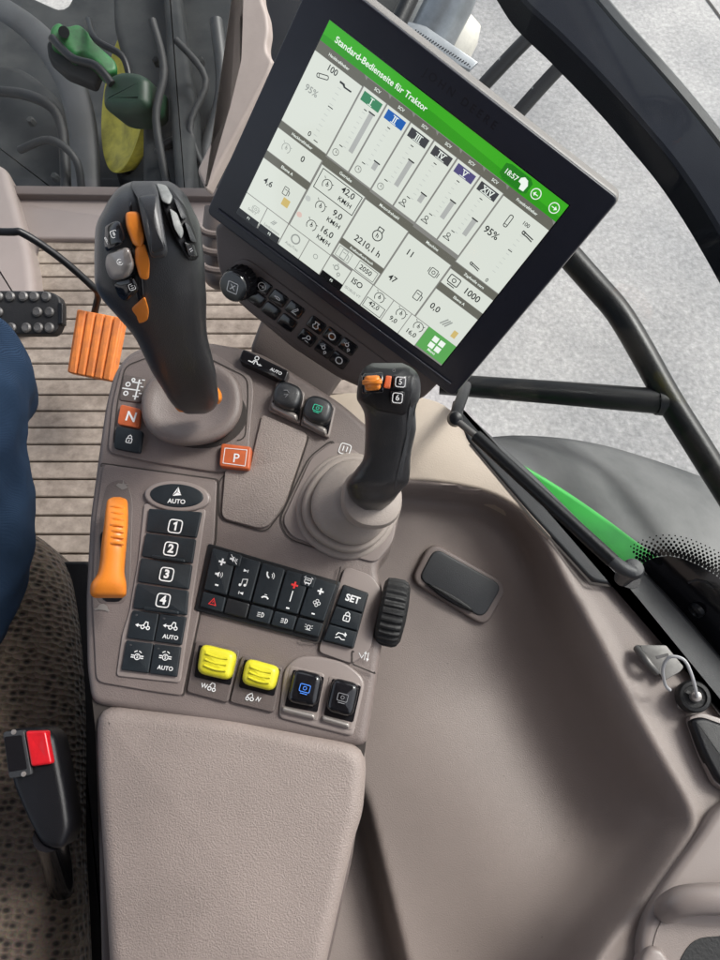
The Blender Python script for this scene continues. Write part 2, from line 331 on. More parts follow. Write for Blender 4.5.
def loft(name,curves,m,parent=None,thick=.004,sub=8,**k):
    """surface through curves of (px,py,depth)"""
    C=[smoothpath([W(*p) for p in c],sub) for c in curves]; C=[list(x) for x in zip(*C)]; C=[smoothpath(c,4) if len(c)>2 else c for c in C]
    a,b=len(C),len(C[0]); V=[p for c in C for p in c]; Fc=[(i*b+j,i*b+j+1,(i+1)*b+j+1,(i+1)*b+j) for i in range(a-1) for j in range(b-1)]
    o=mk(name,V,Fc,m,parent,**k); s=o.modifiers.new('thickness','SOLIDIFY'); s.thickness=thick; s.offset=0; return o
# ---- printed writing and symbols
_tc={}
def textmesh(s,bold=0.):
    if (s,bold) in _tc: return _tc[(s,bold)]
    cu=bpy.data.curves.new('t','FONT'); cu.body=s; cu.align_x='CENTER'; cu.align_y='CENTER'; cu.size=1; cu.offset=bold; cu.resolution_u=3
    o=bpy.data.objects.new('t',cu); COL.objects.link(o); dg=bpy.context.evaluated_depsgraph_get(); dg.update()
    me=bpy.data.meshes.new_from_object(o.evaluated_get(dg)); V=[(v.co.x,v.co.y) for v in me.vertices]; Fc=[tuple(p.vertices) for p in me.polygons]
    bpy.data.objects.remove(o); bpy.data.curves.remove(cu); bpy.data.meshes.remove(me); _tc[(s,bold)]=(V,Fc); return V,Fc
def ribbon2(pts,w,closed=False):
    P=[np.array(p,float) for p in pts]; n=len(P); V=[];Fc=[]
    for i in range(n):
        a=P[i-1] if (i>0 or closed) else None; b=P[(i+1)%n] if (i<n-1 or closed) else None
        d1=nrm(P[i]-a) if a is not None and np.linalg.norm(P[i]-a)>1e-9 else None; d2=nrm(b-P[i]) if b is not None and np.linalg.norm(b-P[i])>1e-9 else None
        if d1 is None:d1=d2
        if d2 is None:d2=d1
        n1=np.array([-d1[1],d1[0]]);n2=np.array([-d2[1],d2[0]]); m=n1+n2; l=np.linalg.norm(m); m=m/l if l>.3 else n1; k=1/max(.5,m@n1)
        V+= [P[i]+m*w/2*k,P[i]-m*w/2*k]
    for i in range(n if closed else n-1): j=(i+1)%n; Fc.append((2*i,2*i+1,2*j+1,2*j))
    return V,Fc
def circ(x,y,r,n=16,a0=0,a1=360): return [(x+r*math.cos(R(a0+(a1-a0)*i/n)),y+r*math.sin(R(a0+(a1-a0)*i/n))) for i in range(n+(0 if a1-a0==360 else 1))]
def rrect(w,h,r=.2): return [tuple(p) for p in roundpoly([(-w,-h),(w,-h),(w,h),(-w,h)],r,3)]
IC={ # symbols: (closed?, width, points) or ('T',text,x,y,size) or ('F',points)
'box':[(1,.16,rrect(.9,.9,.45))],
'tractor':[(1,.13,circ(-.45,-.25,.33)),(1,.13,circ(.6,-.35,.22)),(0,.13,[(-.45,.1),(-.35,.45),(.05,.45),(.15,.1),(.7,.1),(.75,-.1)]),(0,.13,[(-.1,-.3),(.35,-.35)])],
'arrowtractor':[('F',[(-1,0),(-.6,.25),(-.6,-.25)]),(0,.15,[(-.6,0),(-.2,0)]),(1,.13,circ(.0,-.15,.22)),(1,.13,circ(.72,-.2,.2)),(0,.13,[(.1,.1),(.3,.55),(.6,.5),(.65,.05)]),(0,.13,[(.2,-.15),(.5,-.15)])],
'diff':[(1,.12,circ(0,0,.42)),(0,.16,[(-.95,.15),(-.5,.15)]),(0,.16,[(-.95,-.15),(-.5,-.15)]),(0,.16,[(.5,.15),(.95,.15)]),(0,.16,[(.5,-.15),(.95,-.15)]),(0,.14,circ(0,.15,.7,8,40,80)),(0,.14,circ(0,.15,.7,8,100,140)),('T','S',0,0,.7)],
'nav':[('F',[(.1,1),(-.12,.1),(-.75,-.55)]),('F',[(.1,1),(.7,-.3),(.05,.15)]),('F',[(-.7,-.65),(.85,-.4),(.05,.05)])],
'speaker':[('F',[(-.9,-.2),(-.5,-.2),(0,-.6),(0,.6),(-.5,.2),(-.9,.2)]),(0,.12,circ(0,0,.4,6,-50,50)),(0,.12,circ(0,0,.75,6,-50,50))],
'mute':[('F',[(-.9,-.2),(-.5,-.2),(0,-.6),(0,.6),(-.5,.2),(-.9,.2)]),(0,.14,[(-.9,.9),(.9,-.9)]),(0,.12,[(.3,.3),(.8,-.3)]),(0,.12,[(.8,.3),(.3,-.3)])],
'note':[('F',circ(-.5,-.6,.27)),('F',circ(.45,-.45,.27)),(0,.13,[(-.27,-.6),(-.27,.6),(.68,.8),(.68,-.45)])],
'ffwd':[('F',[(-.7,-.4),(.4,0),(-.7,.4)]),(0,.2,[(.5,-.4),(.5,.4)])],
'call':[(0,.3,circ(.1,.6,1.,8,170,250)),(0,.14,circ(-.2,.1,.5,6,-30,60)),(0,.14,circ(-.2,.1,.85,6,-30,60))],
'hang':[(0,.34,circ(0,-.7,.95,8,35,145)),(0,.15,[(-.3,.7),(.3,.7)])],
'tri':[(1,.17,[(-.8,-.6),(.8,-.6),(0,.8)]),(0,.15,[(0,.3),(0,-.2)])],
'lamp':[(1,.14,circ(.3,0,.5,12,-90,90)),(0,.13,[(.0,.4),(-.7,.3)]),(0,.13,[(.0,.0),(-.7,-.1)]),(0,.13,[(.0,-.4),(-.7,-.5)])],
'beacon':[(1,.14,rrect(.35,.4,.2)),(0,.13,[(-.6,-.6),(.6,-.6)]),(0,.12,[(-.9,.5),(-.6,.35)]),(0,.12,[(.9,.5),(.6,.35)]),(0,.12,[(-.9,-.1),(-.6,-.1)]),(0,.12,[(.9,-.1),(.6,-.1)])],
'air':[(1,.13,rrect(.7,.55,.3)),(0,.14,[(-.4,-.9),(-.4,-.4),(.4,-.4),(.4,-.9)]),(0,.13,[(-.5,.15),(.5,.15)]),(0,.13,[(-1,.6),(-.6,.9)]),(0,.13,[(1,.6),(.6,.9)])],
'fan':[(1,.13,circ(0,.48,.33)),(1,.13,circ(0,-.48,.33)),(1,.13,circ(.48,0,.33)),(1,.13,circ(-.48,0,.33))],
'lock':[(1,.16,rrect(.5,.42,.15)),(0,.15,[(-.32,.4),(-.32,.8),(0,1.05),(.32,.8),(.32,.4)]),(0,.16,[(0,.12),(0,-.2)])],
'swap':[(0,.15,[(-.8,-.1),(-.5,.4),(.3,.4),(.8,.1)]),(0,.15,[(-.8,-.5),(-.2,-.2),(.3,-.5),(.8,-.4)]),('F',[(.5,.8),(.95,.4),(.5,.1)])],
'pto':[(0,.12,[(-1,.3),(-.8,-.2),(-.6,.3),(-.4,-.2),(-.2,.3)]),(1,.12,circ(.15,-.15,.22)),(1,.12,circ(.75,-.2,.2)),(0,.12,[(.1,.2),(.3,.6),(.7,.55),(.8,.1)])],
'ptor':[(0,.12,[(1,.3),(.8,-.2),(.6,.3),(.4,-.2)]),(1,.12,circ(-.15,-.15,.22)),(1,.12,circ(-.75,-.2,.2)),(0,.12,[(-.1,.2),(-.3,.6),(-.6,.4),(-.9,.1)])],
'screenb':[(1,.14,rrect(.85,.6,.2)),(1,.12,circ(0,0,.28)),(0,.14,[(-.6,-.9),(.6,-.9)])],
'up':[(0,.14,[(0,-.8),(0,.8)]),('F',[(-.35,.4),(.35,.4),(0,1)]),(0,.14,[(.6,.8),(.6,-.4)]),('F',[(.3,-.4),(.9,-.4),(.6,-1)]),(0,.14,[(-1.3,.4),(-.6,-.5),(-.3,.2)])],
'circle':[(1,.24,circ(0,0,.75,20))],
'circarrow':[(1,.16,circ(0,0,.9,20)),(0,.16,[(-.5,0),(.45,0)]),('F',[(.1,.4),(.6,0),(.1,-.4)])],
'circback':[(1,.16,circ(0,0,.9,20)),(0,.16,[(.5,-.1),(-.3,-.1)]),('F',[(-.1,.35),(-.55,-.1),(-.1,-.5)])],
'wrench':[(1,.2,rrect(.5,.22,.2)),(0,.22,[(-.5,0),(-1,0)]),(0,.2,[(-.75,.3),(-.75,0)])],
'pencil':[(1,.16,[(-.3,-.5),(.5,.7),(.75,.5),(0,-.7)]),(0,.14,[(-.5,-.8),(.9,-.8)])],
'drop':[(1,.2,[(-.5,.7),(.5,.7),(.3,.25),(.7,-.3),(.35,-.8),(-.35,-.8),(-.7,-.3),(-.3,.25)])],
'search':[(1,.18,circ(.25,.25,.45)),(0,.22,[(-.1,-.1),(-.85,-.8)]),(0,.16,[(-.2,-.8),(.7,-.8)])],
'gears':[(1,.18,circ(-.35,.35,.38)),(1,.16,circ(.5,-.45,.26)),(0,.2,[(-.35,.9),(-.35,1.1)]),(0,.2,[(-.9,.35),(-1.1,.35)]),(0,.16,[(.5,-.9),(.5,-1.05)])],
'gauge':[(0,.12,circ(0,0,.85,14,-50,230)),(0,.14,[(0,0),(-.1,.55)]),(1,.1,circ(0,0,.2)),(0,.1,[(-1,1),(-.7,.7)]),(0,.1,[(1,.6),(.7,.5)])],
'clock':[(1,.12,circ(0,0,.8,16)),(0,.12,[(0,.5),(0,0),(.4,0)])],
'joint':[(1,.14,circ(0,.35,.35)),(0,.14,[(-.8,-.6),(0,0),(.8,-.6)]),(0,.14,[(-.8,-.6),(.8,-.6)])],
'engine':[(1,.12,circ(0,-.2,.65)),(0,.12,[(-.35,.4),(-.35,.9),(.35,.9),(.35,.4)]),('T','h',0,-.2,.8)],
'fuel':[(1,.13,rrect(.5,.8,.15)),(0,.13,[(.5,.4),(.9,.2),(.9,-.6)]),(0,.13,[(-.3,.3),(.3,.3)])],
'temp':[(1,.13,rrect(.7,.7,.2)),(1,.13,circ(0,0,.3)),(0,.13,[(-1,-.5),(-1,.5)]),(0,.13,[(1,-.5),(1,.5)])],
'capsule':[(1,.13,[tuple(p) for p in roundpoly([(-.3,-1),(.3,-1),(.3,1),(-.3,1)],.3,3)]),(0,.1,[(-.3,-.6),(.3,-.6)])],
'hitch':[('F',[(-1,.1),(-.3,.1),(-.1,-.15),(.9,-.1),(.9,-.3),(-.2,-.35),(-.5,-.15),(-1,-.15)])],
'arm':[(0,.16,[(-1,.2),(-.2,.1),(.9,0)]),(0,.16,[(-.9,-.2),(-.1,-.2),(.9,-.35)]),(1,.14,circ(-.8,0,.2))],
'grid':[('F',[(-.8,.1),(-.1,.1),(-.1,.8),(-.8,.8)]),('F',[(.1,.1),(.8,.1),(.8,.8),(.1,.8)]),('F',[(-.8,-.8),(-.1,-.8),(-.1,-.1),(-.8,-.1)]),('F',[(.1,-.8),(.8,-.8),(.8,-.1),(.1,-.1)])],
'pattern':[(0,.13,[(.35,.9),(.35,-.9)]),(0,.11,[(-.2,.6),(.6,.6)]),(0,.11,[(-.9,-.05),(.6,-.05)]),(0,.11,[(.1,-.6),(.6,-.6)]),(1,.1,circ(-.5,.35,.17)),(1,.1,circ(-.5,-.45,.17)),(0,.1,[(.55,.9),(.8,.9)]),(0,.1,[(.55,.3),(.8,.3)]),(0,.1,[(.55,-.3),(.8,-.3)]),(1,.1,circ(-.15,.8,.12))],
'rabbit':[('F',[(-.9,-.2),(-.4,-.4),(.3,-.5),(.8,-.1),(.9,.2),(.4,.25),(.9,.6),(.2,.4),(-.2,.9),(-.1,.3),(-.7,.2)])],
'turtle':[('F',[(-1,-.2),(-.6,0),(-.4,.4),(.1,.55),(.6,.3),(.8,-.1),(1,-.2),(.9,-.4),(.4,-.25),(-.4,-.25),(-.8,-.35)])],
'cfield':[(0,.16,[(-1,-.3),(-.3,-.3),(-.2,.1),(.3,.1),(.5,-.2),(1.2,-.2)]),(1,.14,circ(0,.6,.3)),(0,.14,[(0,.3),(0,-.5)]),('F',[(.8,.0),(1.3,-.2),(.8,-.4)])],
'squig':[(0,.14,[(-.8,.5),(-.2,.7),(.3,.3)]),(0,.14,[(-.5,-.3),(.2,0),(-.1,-.7)])],
'field':[(0,.2,[(-1,-.6),(-.3,.6)]),(0,.2,[(-.6,-.6),(.1,.6)]),(0,.2,[(-.2,-.6),(.4,.6)])],
'one':[(0,.26,[(-.3,.28),(.08,.52),(.08,-.6)])],
'X':[(1,.16,rrect(.9,.9,.25)),('T','X',0,0,1.3)],
}
class Ink:
    """flat printing on a plane: strokes, fills and lettering gathered in one mesh"""
    def __init__(s,pl,h): s.pl=pl;s.h=h;s.b=MB()
    def put(s,V2,Fc,px,py,size,deg,flip=False):
        a,u,v,m=s.pl.basis(px,py,deg,s.h); k=size*m; s.b.add([a+u*x*k+v*y*k for x,y in V2],Fc); return s
    def text(s,t,px,py,size,deg=10,bold=.012): V,Fc=textmesh(t,bold); return s.put(V,Fc,px,py,size,deg)
    def icon(s,name,px,py,size,deg=10):
        for it in IC[name]:
            if it[0]=='T':
                V,Fc=textmesh(it[1],.02); s.put([(x*it[4]+it[2],y*it[4]+it[3]) for x,y in V],Fc,px,py,size,deg)
            elif it[0]=='F': s.put(it[1],[tuple(range(len(it[1])))],px,py,size,deg)
            else: V,Fc=ribbon2(it[2],it[1],bool(it[0])); s.put(V,Fc,px,py,size,deg)
        return s
    def line(s,pts,w,closed=False):
        P=[s.pl.hit(x,y,s.h) for x,y in pts]; c=P[0]; u=nrm(P[1]-P[0]); v=np.cross(s.pl.n,u); V,Fc=ribbon2([((p-c)@u,(p-c)@v) for p in P],w,closed)
        s.b.add([c+u*x+v*y for x,y in V],Fc); return s
    def fill(s,pts): s.b.add([s.pl.hit(x,y,s.h) for x,y in pts],[tuple(range(len(pts)))]); return s
    def build(s,name,m,parent): return s.b.build(name,m,parent,smooth=False)
def project(p):
    q=np.asarray(p)-CAM; d=-(q@CZ); return 360+F*(q@CX)/d, 480-F*(q@CY)/d
# ================================================================ TOUCHSCREEN MONITOR
_c=np.array([[330.5,20],[569,205],[441.5,365],[238,212.5]]); _r=np.array([[ (x-360)/F,(480-y)/F,-1] for x,y in _c])
_s=np.append(np.linalg.solve(np.array([_r[0],-_r[1],_r[2]]).T,_r[3]),1.)
_k=.211/np.linalg.norm(_r[1]*_s[1]-_r[0]*_s[0]); _P=[W(_c[i][0],_c[i][1],_s[i]*_k) for i in range(4)]
E1=_P[1]-_P[0]; E2=_P[3]-_P[0]; MN=nrm(np.cross(E1,E2)); MN=MN if MN@(CAM-_P[0])>0 else -MN
MP=Pl(_P[0],MN)
def S3(u,v,h=0.): return _P[0]+E1*u+E2*v+MN*h
def S(u,v): return project(S3(u,v))
def sdeg(u,v): a=S(u,v);b=S(u+.02,v); return math.degrees(math.atan2(b[1]-a[1],b[0]-a[0]))
def mslab(name,pts,h0,h1,m,parent,**k):
    """slab given in screen fractions u,v"""
    pl=MP; V=[project(S3(u,v,h1)) for u,v in pts]; return slab(name,pl,V,h0,h1,m,parent,**k)
mon=thing('touchscreen_monitor',S3(.5,1.13,-.03),'large black framed touchscreen tilted above the joysticks, showing white tiles under a green bar','monitor')
rr=lambda a,b,c,d:[(a,b),(c,b),(c,d),(a,d)]
mslab('housing',rr(-.1195,-.151,1.1225,1.116),-.022,-.0025,'rim',mon,bev=.004,rad=9)
mslab('bezel',rr(-.113,-.143,1.117,1.108),-.004,.0012,'bezel',mon,bev=.0012,rad=7)
mslab('bezel_ridge',rr(-.075,1.045,1.075,1.058),.0008,.0030,'bezel',mon,bev=.0008)
dsp=mslab('display',rr(-.004,-.004,1.004,1.004),.0010,.0015,'gloss',mon)
Q=lambda u,v,h: S3(u,v,h)
def quads(name,rects,h,m,parent=dsp):
    if name!='scale_tick':
        if len(rects)>1:
            for q in rects: quads(name,[q],h,m,parent)
            return
    b=MB()
    for r in rects:
        if len(r)==4 and not hasattr(r[0],'__len__'): r=rr(*r)
        b.add([S3(u,v,h) for u,v in r],[tuple(range(len(r)))])
    return b.build(name,m,parent,smooth=False)
U={'bg':ui('gap',(150,150,145),.75),'tile':ui('tile',(230,236,226),.85),'hdr':ui('header',(112,112,102),.8),'hdr2':ui('header_light',(150,150,140),.8),'green':ui('green',(66,190,38),.75),'green2':ui('green_dark',(40,140,34),.75),'home':ui('home',(98,176,92),.85),
 'txt':ui('ink',(45,48,48),.8),'lt':ui('pale_ink',(165,170,165),.8),'wh':ui('white_ink',(240,248,240),.95),'sg':ui('valve_green',(62,140,98),.85),'sb':ui('valve_blue',(34,100,185),.85),'sk':ui('valve_grey',(72,74,78),.8),'sp':ui('valve_violet',(88,84,135),.8),'bargrey':ui('bar_grey',(185,188,185),.85),'tick':ui('tick',(205,210,205),.85),'warm':ui('warm',(214,190,120),.9),'blk':ui('black_tab',(14,14,14),.8)}
H=.0017; D=.00012
quads('background',[(0,.0,1,1)],H,U['bg'])
quads('menu_bar',[(0,0,1,.088)],H+D,U['green']); quads('menu_bar_shade',[[(0,.06),(.45,.04),(1,.062),(1,.088),(0,.088)]],H+2*D,ui('green_low',(56,172,34),.72))
quads('clock_pill',[[(.745,.018),(.765,.008),(.845,.008),(.86,.022),(.86,.07),(.845,.082),(.765,.082),(.745,.068)]],H+3*D,U['green2'])
hd=[[(0,.088),(.185,.088),(.2,.104),(.2,.135),(0,.135)]]+[[(.2+.1*i,.091),(.287+.1*i,.091),(.3+.1*i,.106),(.3+.1*i,.128),(.2+.1*i,.128)] for i in range(6)]+[[(.8,.088),(.985,.088),(1,.104),(1,.135),(.8,.135)]]
hd+=[(0,.478,.2,.512),(0,.638,.2,.675),(.2,.486,.4,.526),(.4,.492,.6,.532),(.4,.762,.6,.792),(.6,.5,.8,.538),(.8,.512,1,.55),(.8,.638,1,.676)]
quads('header_bar',hd,H+D,U['hdr'])
tl=[(0,.135,.197,.475),(.803,.135,1,.508)]+[(.203+.1*i,.13,.297+.1*i,.478) for i in range(6)]
tl+=[(0,.514,.195,.635),(0,.677,.195,.874),(.203,.528,.396,.874),(.403,.534,.596,.76),(.403,.794,.596,.862),(.603,.54,.796,.862),(.803,.552,1,.636),(.803,.678,1,.862)]
tl+=[(0.,.878,.096,.985),(.099,.878,.196,.985),(.2,.878,.296,1.),(.299,.878,.396,1.),(.4,.878,.496,.985),(.5,.868,.596,1.),(.6,.866,.696,1),(.699,.866,.783,1),(.786,.866,.866,1)]
quads('tile',tl,H+D,U['tile'])
quads('home_button',[(.868,.862,1,.99)],H+D,U['home'])
quads('function_tab',[(0,.968,.094,1.004),(.1,.968,.194,1.004),(.4,.966,.5,1.004)],H+2*D,U['blk'])
for i,(cc) in enumerate(['sg','sb','sk','sk','sp','sk']): quads('valve_tab',[(.212+.1*i,.142,.288+.1*i,.184)],H+2*D,U[cc])
bars=[(.03,.285),(.295,.325),(.215,.345),(.285,.32),(.255,.325),(.27,.345)]
bl=[(.205,.40),(.365,.40),(.265,.395),(.35,.39),(.295,.385),(.30,.385)]
quads('level_bar',[(.262+.1*i,a,.28+.1*i,b) for i,(a,b) in enumerate(bl)],H+2*D,U['bargrey'])
quads('level_mark',[(.258+.1*i,a-.006,.284+.1*i,a) for i,(a,b) in enumerate(bl)]+[(.224+.1*i,.40,.238+.1*i,.404) for i in range(6)]+[(.24+.1*i,.205,.252+.1*i,.209) for i in range(6)]+[(.125,.29,.145,.294),(.928,.31,.945,.314),(.135,.455,.152,.459)],H+3*D,U['txt'])
tk=[(.238+.1*i,.22+.025*j,.25+.1*i,.223+.025*j) for i in range(6) for j in range(8)]+[(.125,.2+.026*j,.14,.203+.026*j) for j in range(10)]+[(.93,.2+.026*j,.943,.203+.026*j) for j in range(10)]
quads('scale_tick',tk,H+2*D,U['tick'])
quads('warm_field',[(.135,.775,.165,.815),(.955,.795,.975,.835)],H+2*D,U['warm'])
def ST(items,m,name='lettering',h=H+4*D):
    for t,u,v,sz in items: k=Ink(MP,h); x,y=project(S3(u,v,h)); k.text(t,x,y,sz,sdeg(u,v),.014); k.build(name,m,dsp)
def SI(items,m,h=H+4*D):
    for t,u,v,sz in items: k=Ink(MP,h); x,y=project(S3(u,v,h)); k.icon(t,x,y,sz,sdeg(u,v)); k.build('symbol',m,dsp)
ST([('Standard-Bedienseite für Traktor',.235,.046,8.6),('18:57',.782,.045,7.2)]+[('SCV',.25+.1*i,.109,4.2) for i in range(6)]+[('Heckkraftheber',.09,.112,4),('Frontkraftheber',.89,.112,4),('Heckkraftheber',.1,.496,4),('Ebene A',.1,.657,4.2),('Getriebe',.3,.506,4.2),('Motordrehzahl',.5,.512,4),('Kraftstoffverbrauch',.5,.777,3.6),('Maschine',.7,.519,4),('Zapfwelle vorn',.9,.531,4),('Ebene A',.9,.657,4),('Menü',.934,.968,4),('F1',.05,.985,3.5),('F2',.15,.985,3.5),('F5',.45,.985,3.5)],U['wh'])
ST([('I',.25,.164,9),('II',.35,.164,9)],U['wh'],h=H+5*D) if 0 else None
ST([('I',.25,.1645,8.5),('II',.35,.1645,8.5),('III',.45,.1645,8.5),('IV',.55,.1645,8.5),('V',.65,.1645,8.5),('XIV',.75,.1645,8.5)],U['wh'],h=H+5*D)
for i,w_ in enumerate((.008,.011,.015,.018,.013,.024)): quads('numeral_serif',[(.25+.1*i-w_,.1475,.25+.1*i+w_,.1505)],H+5*D,U['wh']); quads('numeral_serif',[(.25+.1*i-w_,.178,.25+.1*i+w_,.181)],H+5*D,U['wh'])
ST([('100',.083,.158,8.5),('0',.112,.447,7),('0',.132,.565,8.5),('4,6',.057,.765,8.5),('42,0',.337,.563,9),('KM/H',.343,.61,6.6),('9,0',.343,.683,9),('KM/H',.345,.729,6.6),('16,0',.340,.788,9),('KM/H',.345,.835,6.6),('2210,1 h',.500,.718,9),('2050',.543,.827,7.2),('11',.648,.615,9),('47',.646,.775,9),('95%',.845,.30,10),('100',.925,.175,5.5),('0',.935,.49,5.5),('1000',.925,.595,9.5),('0,0',.843,.762,9),('ISO',.542,.912,8.5),('42,0',.645,.955,7),('9,0',.738,.952,7),('16,0',.825,.952,7)],U['txt'])
ST([('95%',.05,.285,9),('Lenksystem',.15,.955,4),('ISOBUS VT',.545,.965,4),('AutoTrac',.25,.965,4),('Seite 2',.05,.94,3.6)],U['lt'])
SI([('capsule',.868,.21,6.5),('hitch',.15,.175,8),('arm',.955,.21,7),('gauge',.255,.592,6.2),('gauge',.272,.70,6.2),('gauge',.277,.808,6.2),('engine',.51,.635,8),('temp',.76,.62,5.5),('fuel',.76,.765,6),('screenb',.84,.59,7),('clock',.225,.44,4),('clock',.325,.44,4),('clock',.425,.44,4),('joint',.525,.435,5),('joint',.625,.435,5),('joint',.725,.435,5),('arm',.87,.47,6),('gauge',.645,.9,6),('gauge',.75,.9,6),('gauge',.835,.9,6),('fuel',.13,.745,5)],U['txt'])
SI([('gauge',.06,.57,5.5),('fuel',.44,.828,6),('field',.92,.79,7),('circle',.25,.92,6),('gears',.45,.92,6),('temp',.06,.92,4),('field',.15,.92,4),('circle',.35,.93,3)],U['lt'])
x0=Ink(MP,H+4*D); 
def uvline(pts,w): 
    x0.line([project(S3(u,v,H+4*D)) for u,v in pts],w,True)
uvline([(.214,.538),(.39,.538),(.39,.64),(.214,.64)],.0006); uvline([(.505,.8),(.59,.8),(.59,.855),(.505,.855)],.0004); uvline([(.41,.8),(.47,.8),(.47,.855),(.41,.855)],.0003); uvline([(.605,.935),(.69,.935),(.69,.99),(.605,.99)],.0005)
uvline([(.043,.18),(.058,.165),(.085,.19),(.07,.215)],.0005) if 0 else None
x0.build('outline',U['txt'],dsp)
k=Ink(MP,H+4*D); px,py=project(S3(.062,.205,H)); k.icon('capsule',px,py,7,sdeg(.06,.2)+62); k.build('symbol',U['txt'],dsp)
SI([('circback',.888,.045,5.6),('circarrow',.966,.045,5.6),('grid',.934,.918,8.5)],U['wh'])
quads('cloud',[[(.815,.03),(.825,.018),(.84,.022),(.85,.04),(.848,.07),(.83,.072),(.827,.05),(.815,.048)]],H+4*D,U['wh'])
quads('status_dot',[[(.205+.012+.012*math.cos(a*.6),.705+.014*math.sin(a*.6)) for a in range(10)]],H+4*D,U['tick']); quads('status_dot',[[(.217+.012*math.cos(a*.6),.8+.014*math.sin(a*.6)) for a in range(10)]],H+4*D,ui('pink',(228,200,190),.9))
k=Ink(MP,.00135); x,y=project(S3(.5,-.068)); k.text('J O H N   D E E R E',x,y,11,sdeg(.5,-.06),.015); k.build('lettering','facep',mon)
# control strip under the screen
SP=Pl(S3(0,0,-.012),MN)
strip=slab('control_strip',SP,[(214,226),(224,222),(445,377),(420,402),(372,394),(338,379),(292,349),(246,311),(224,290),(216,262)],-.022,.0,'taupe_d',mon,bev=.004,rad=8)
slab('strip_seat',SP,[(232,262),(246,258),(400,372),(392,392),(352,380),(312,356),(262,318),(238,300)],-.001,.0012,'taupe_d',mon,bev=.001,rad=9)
sd=36.5
def sbtn(cx,cy,ic,w=9.0,h=6.4,hh=.0024):
    c,s=math.cos(R(sd)),math.sin(R(sd)); pts=[(cx+x*c-y*s*1.0,cy+x*s+y*c) for x,y in((-w,-h),(w,-h),(w,h),(-w,h))]
    b=slab('button',SP,pts,0,hh,'gloss',mon,bev=.001,rad=2.6)
    if ic: k=Ink(SP,hh+.0002); k.icon(ic,cx,cy,4.6,sd); k.build('symbol','white',b)
for cx,cy,ic in((262,286.5,'circarrow'),(278,298.5,'wrench'),(294.5,310,'pencil'),(256,299,None),(271,311,None),(287,323,None),(316,325.5,'drop'),(332,336.5,'circle'),(347.5,347,'gears'),(307,338,'search'),(324,349.5,'gears'),(339,360.5,'circle')): sbtn(cx,cy,ic)
ko=SP.hit(243.5,280.5,.001)
kn=[(.0138,0),(.0148,.001),(.0148,.012),(.0140,.013)]; v,f=lathemesh(ko,MN,kn,72,rib=[0,.09,.09,0]); kb=mk('dial',v,f,'black',mon)
v,f=lathemesh(ko,MN,[(.0130,.012),(.0136,.0135),(.0136,.019),(.0122,.0208),(.004,.0212)],48); kc=mk('dial_cap',v,f,'gloss',kb)
k=Ink(Pl(ko+MN*.0214,MN),.0001); a=project(ko+MN*.0214); k.icon('X',a[0],a[1],5.8,sd-12); k.build('symbol','white',kb)
# monitor arm
slab('support_arm',Pl(W(290,360,.70),nrm(CZ+CX*.1-CY*.2)),[(262,318),(300,310),(352,366),(322,408),(300,402),(262,372),(250,350)],-.05,0,'taupe_d',mon,bev=.004,rad=4)
slab('arm_neck',Pl(W(340,250,.68),MN),[(300,200),(380,200),(350,340),(300,320)],-.06,0,'taupe_d',mon,bev=.01,rad=8)
slab('arm_neck',Pl(W(340,250,.68),MN),[(300,200),(400,200),(400,330),(300,330)],-.06,0,'taupe_d',mon,bev=.01,rad=8)
v,f=slices([(222,205,17,.72,.03),(221,235,19,.72,.032),(219,262,18,.725,.032),(220,282,14,.73,.03),(221,290,5,.735,.02)]); 
post=thing('steering_console_post',W(221,300,.8),'ribbed taupe plastic post standing behind the large joystick, half hidden by the screen','cab post')
mk('post_body',v,f,'taupe_d',post)
for i,(yy,ww) in enumerate(((228,20.5),(246,20),(264,18.5))):
    P=[W(221+ww*math.cos(a),yy+7*math.sin(a),.69+.0*i) for a in np.linspace(.1,math.pi-.1,12)]; tube('rib',P,.0035,'taupe',post,n=8)
# ================================================================ ARMREST CONSOLE
A0=W(230,740,.56); CPn=np.array([0,-math.sin(R(9)),math.cos(R(9))]); CP=Pl(A0,CPn)
con=thing('armrest_console',CP.hit(230,620,-.12),'taupe tractor armrest with padded rear and button covered control panel between seat and side panel','armrest')
body=[(90,704),(85,668),(84,600),(88,520),(96,460),(104,404),(112,372),(126,352),(150,342),(205,340),(240,346),(262,352),(292,370),(342,402),(374,430),(394,470),(400,516),(392,546),(376,566),(383,590),(385,620),(380,660),(366,748)]
slab('housing',CP,body,-.055,-.0005,'taupe',con,bev=.007,rad=[6,10,8,8,8,8,12,14,14,10,8,6,8,10,10,16,16,10,6,6,8,8,6],steps=5)
slab('pad_gap',CP,[(92,698),(366,742),(360,790),(98,752)],-.05,-.006,'seam',con)
pad=slab('armrest_pad',CP,[(92,704),(225,717),(368,746),(363,815),(354,842),(341,900),(322,985),(303,1075),(108,1075),(106,985),(100,880),(94,790)],-.05,.004,'pad',con,bev=.013,rad=[26,20,26,20,20,20,20,20,20,20,20],steps=8,crown=.003)
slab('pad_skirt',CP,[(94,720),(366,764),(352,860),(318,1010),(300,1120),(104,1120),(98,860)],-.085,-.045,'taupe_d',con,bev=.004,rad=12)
# the pedestal that carries the console
slab('pedestal',CP,[(140,480),(330,500),(330,720),(310,1000),(130,1000)],-.45,-.05,'black',con,bev=.01)
def seamline(pts,w=.0011,h=.0004,closed=False,rad=0):
    if rad: pts=[tuple(p) for p in roundpoly(pts,rad)]
    k=Ink(CP,h); k.line(pts,w,closed); return k.build('seam','seam',con)
def plate(name,pts,h1,m,rad=4,bev=.0008,h0=-.004,parent=con,**k): return slab(name,CP,pts,h0,h1,m,parent,bev=bev,rad=rad,**k)
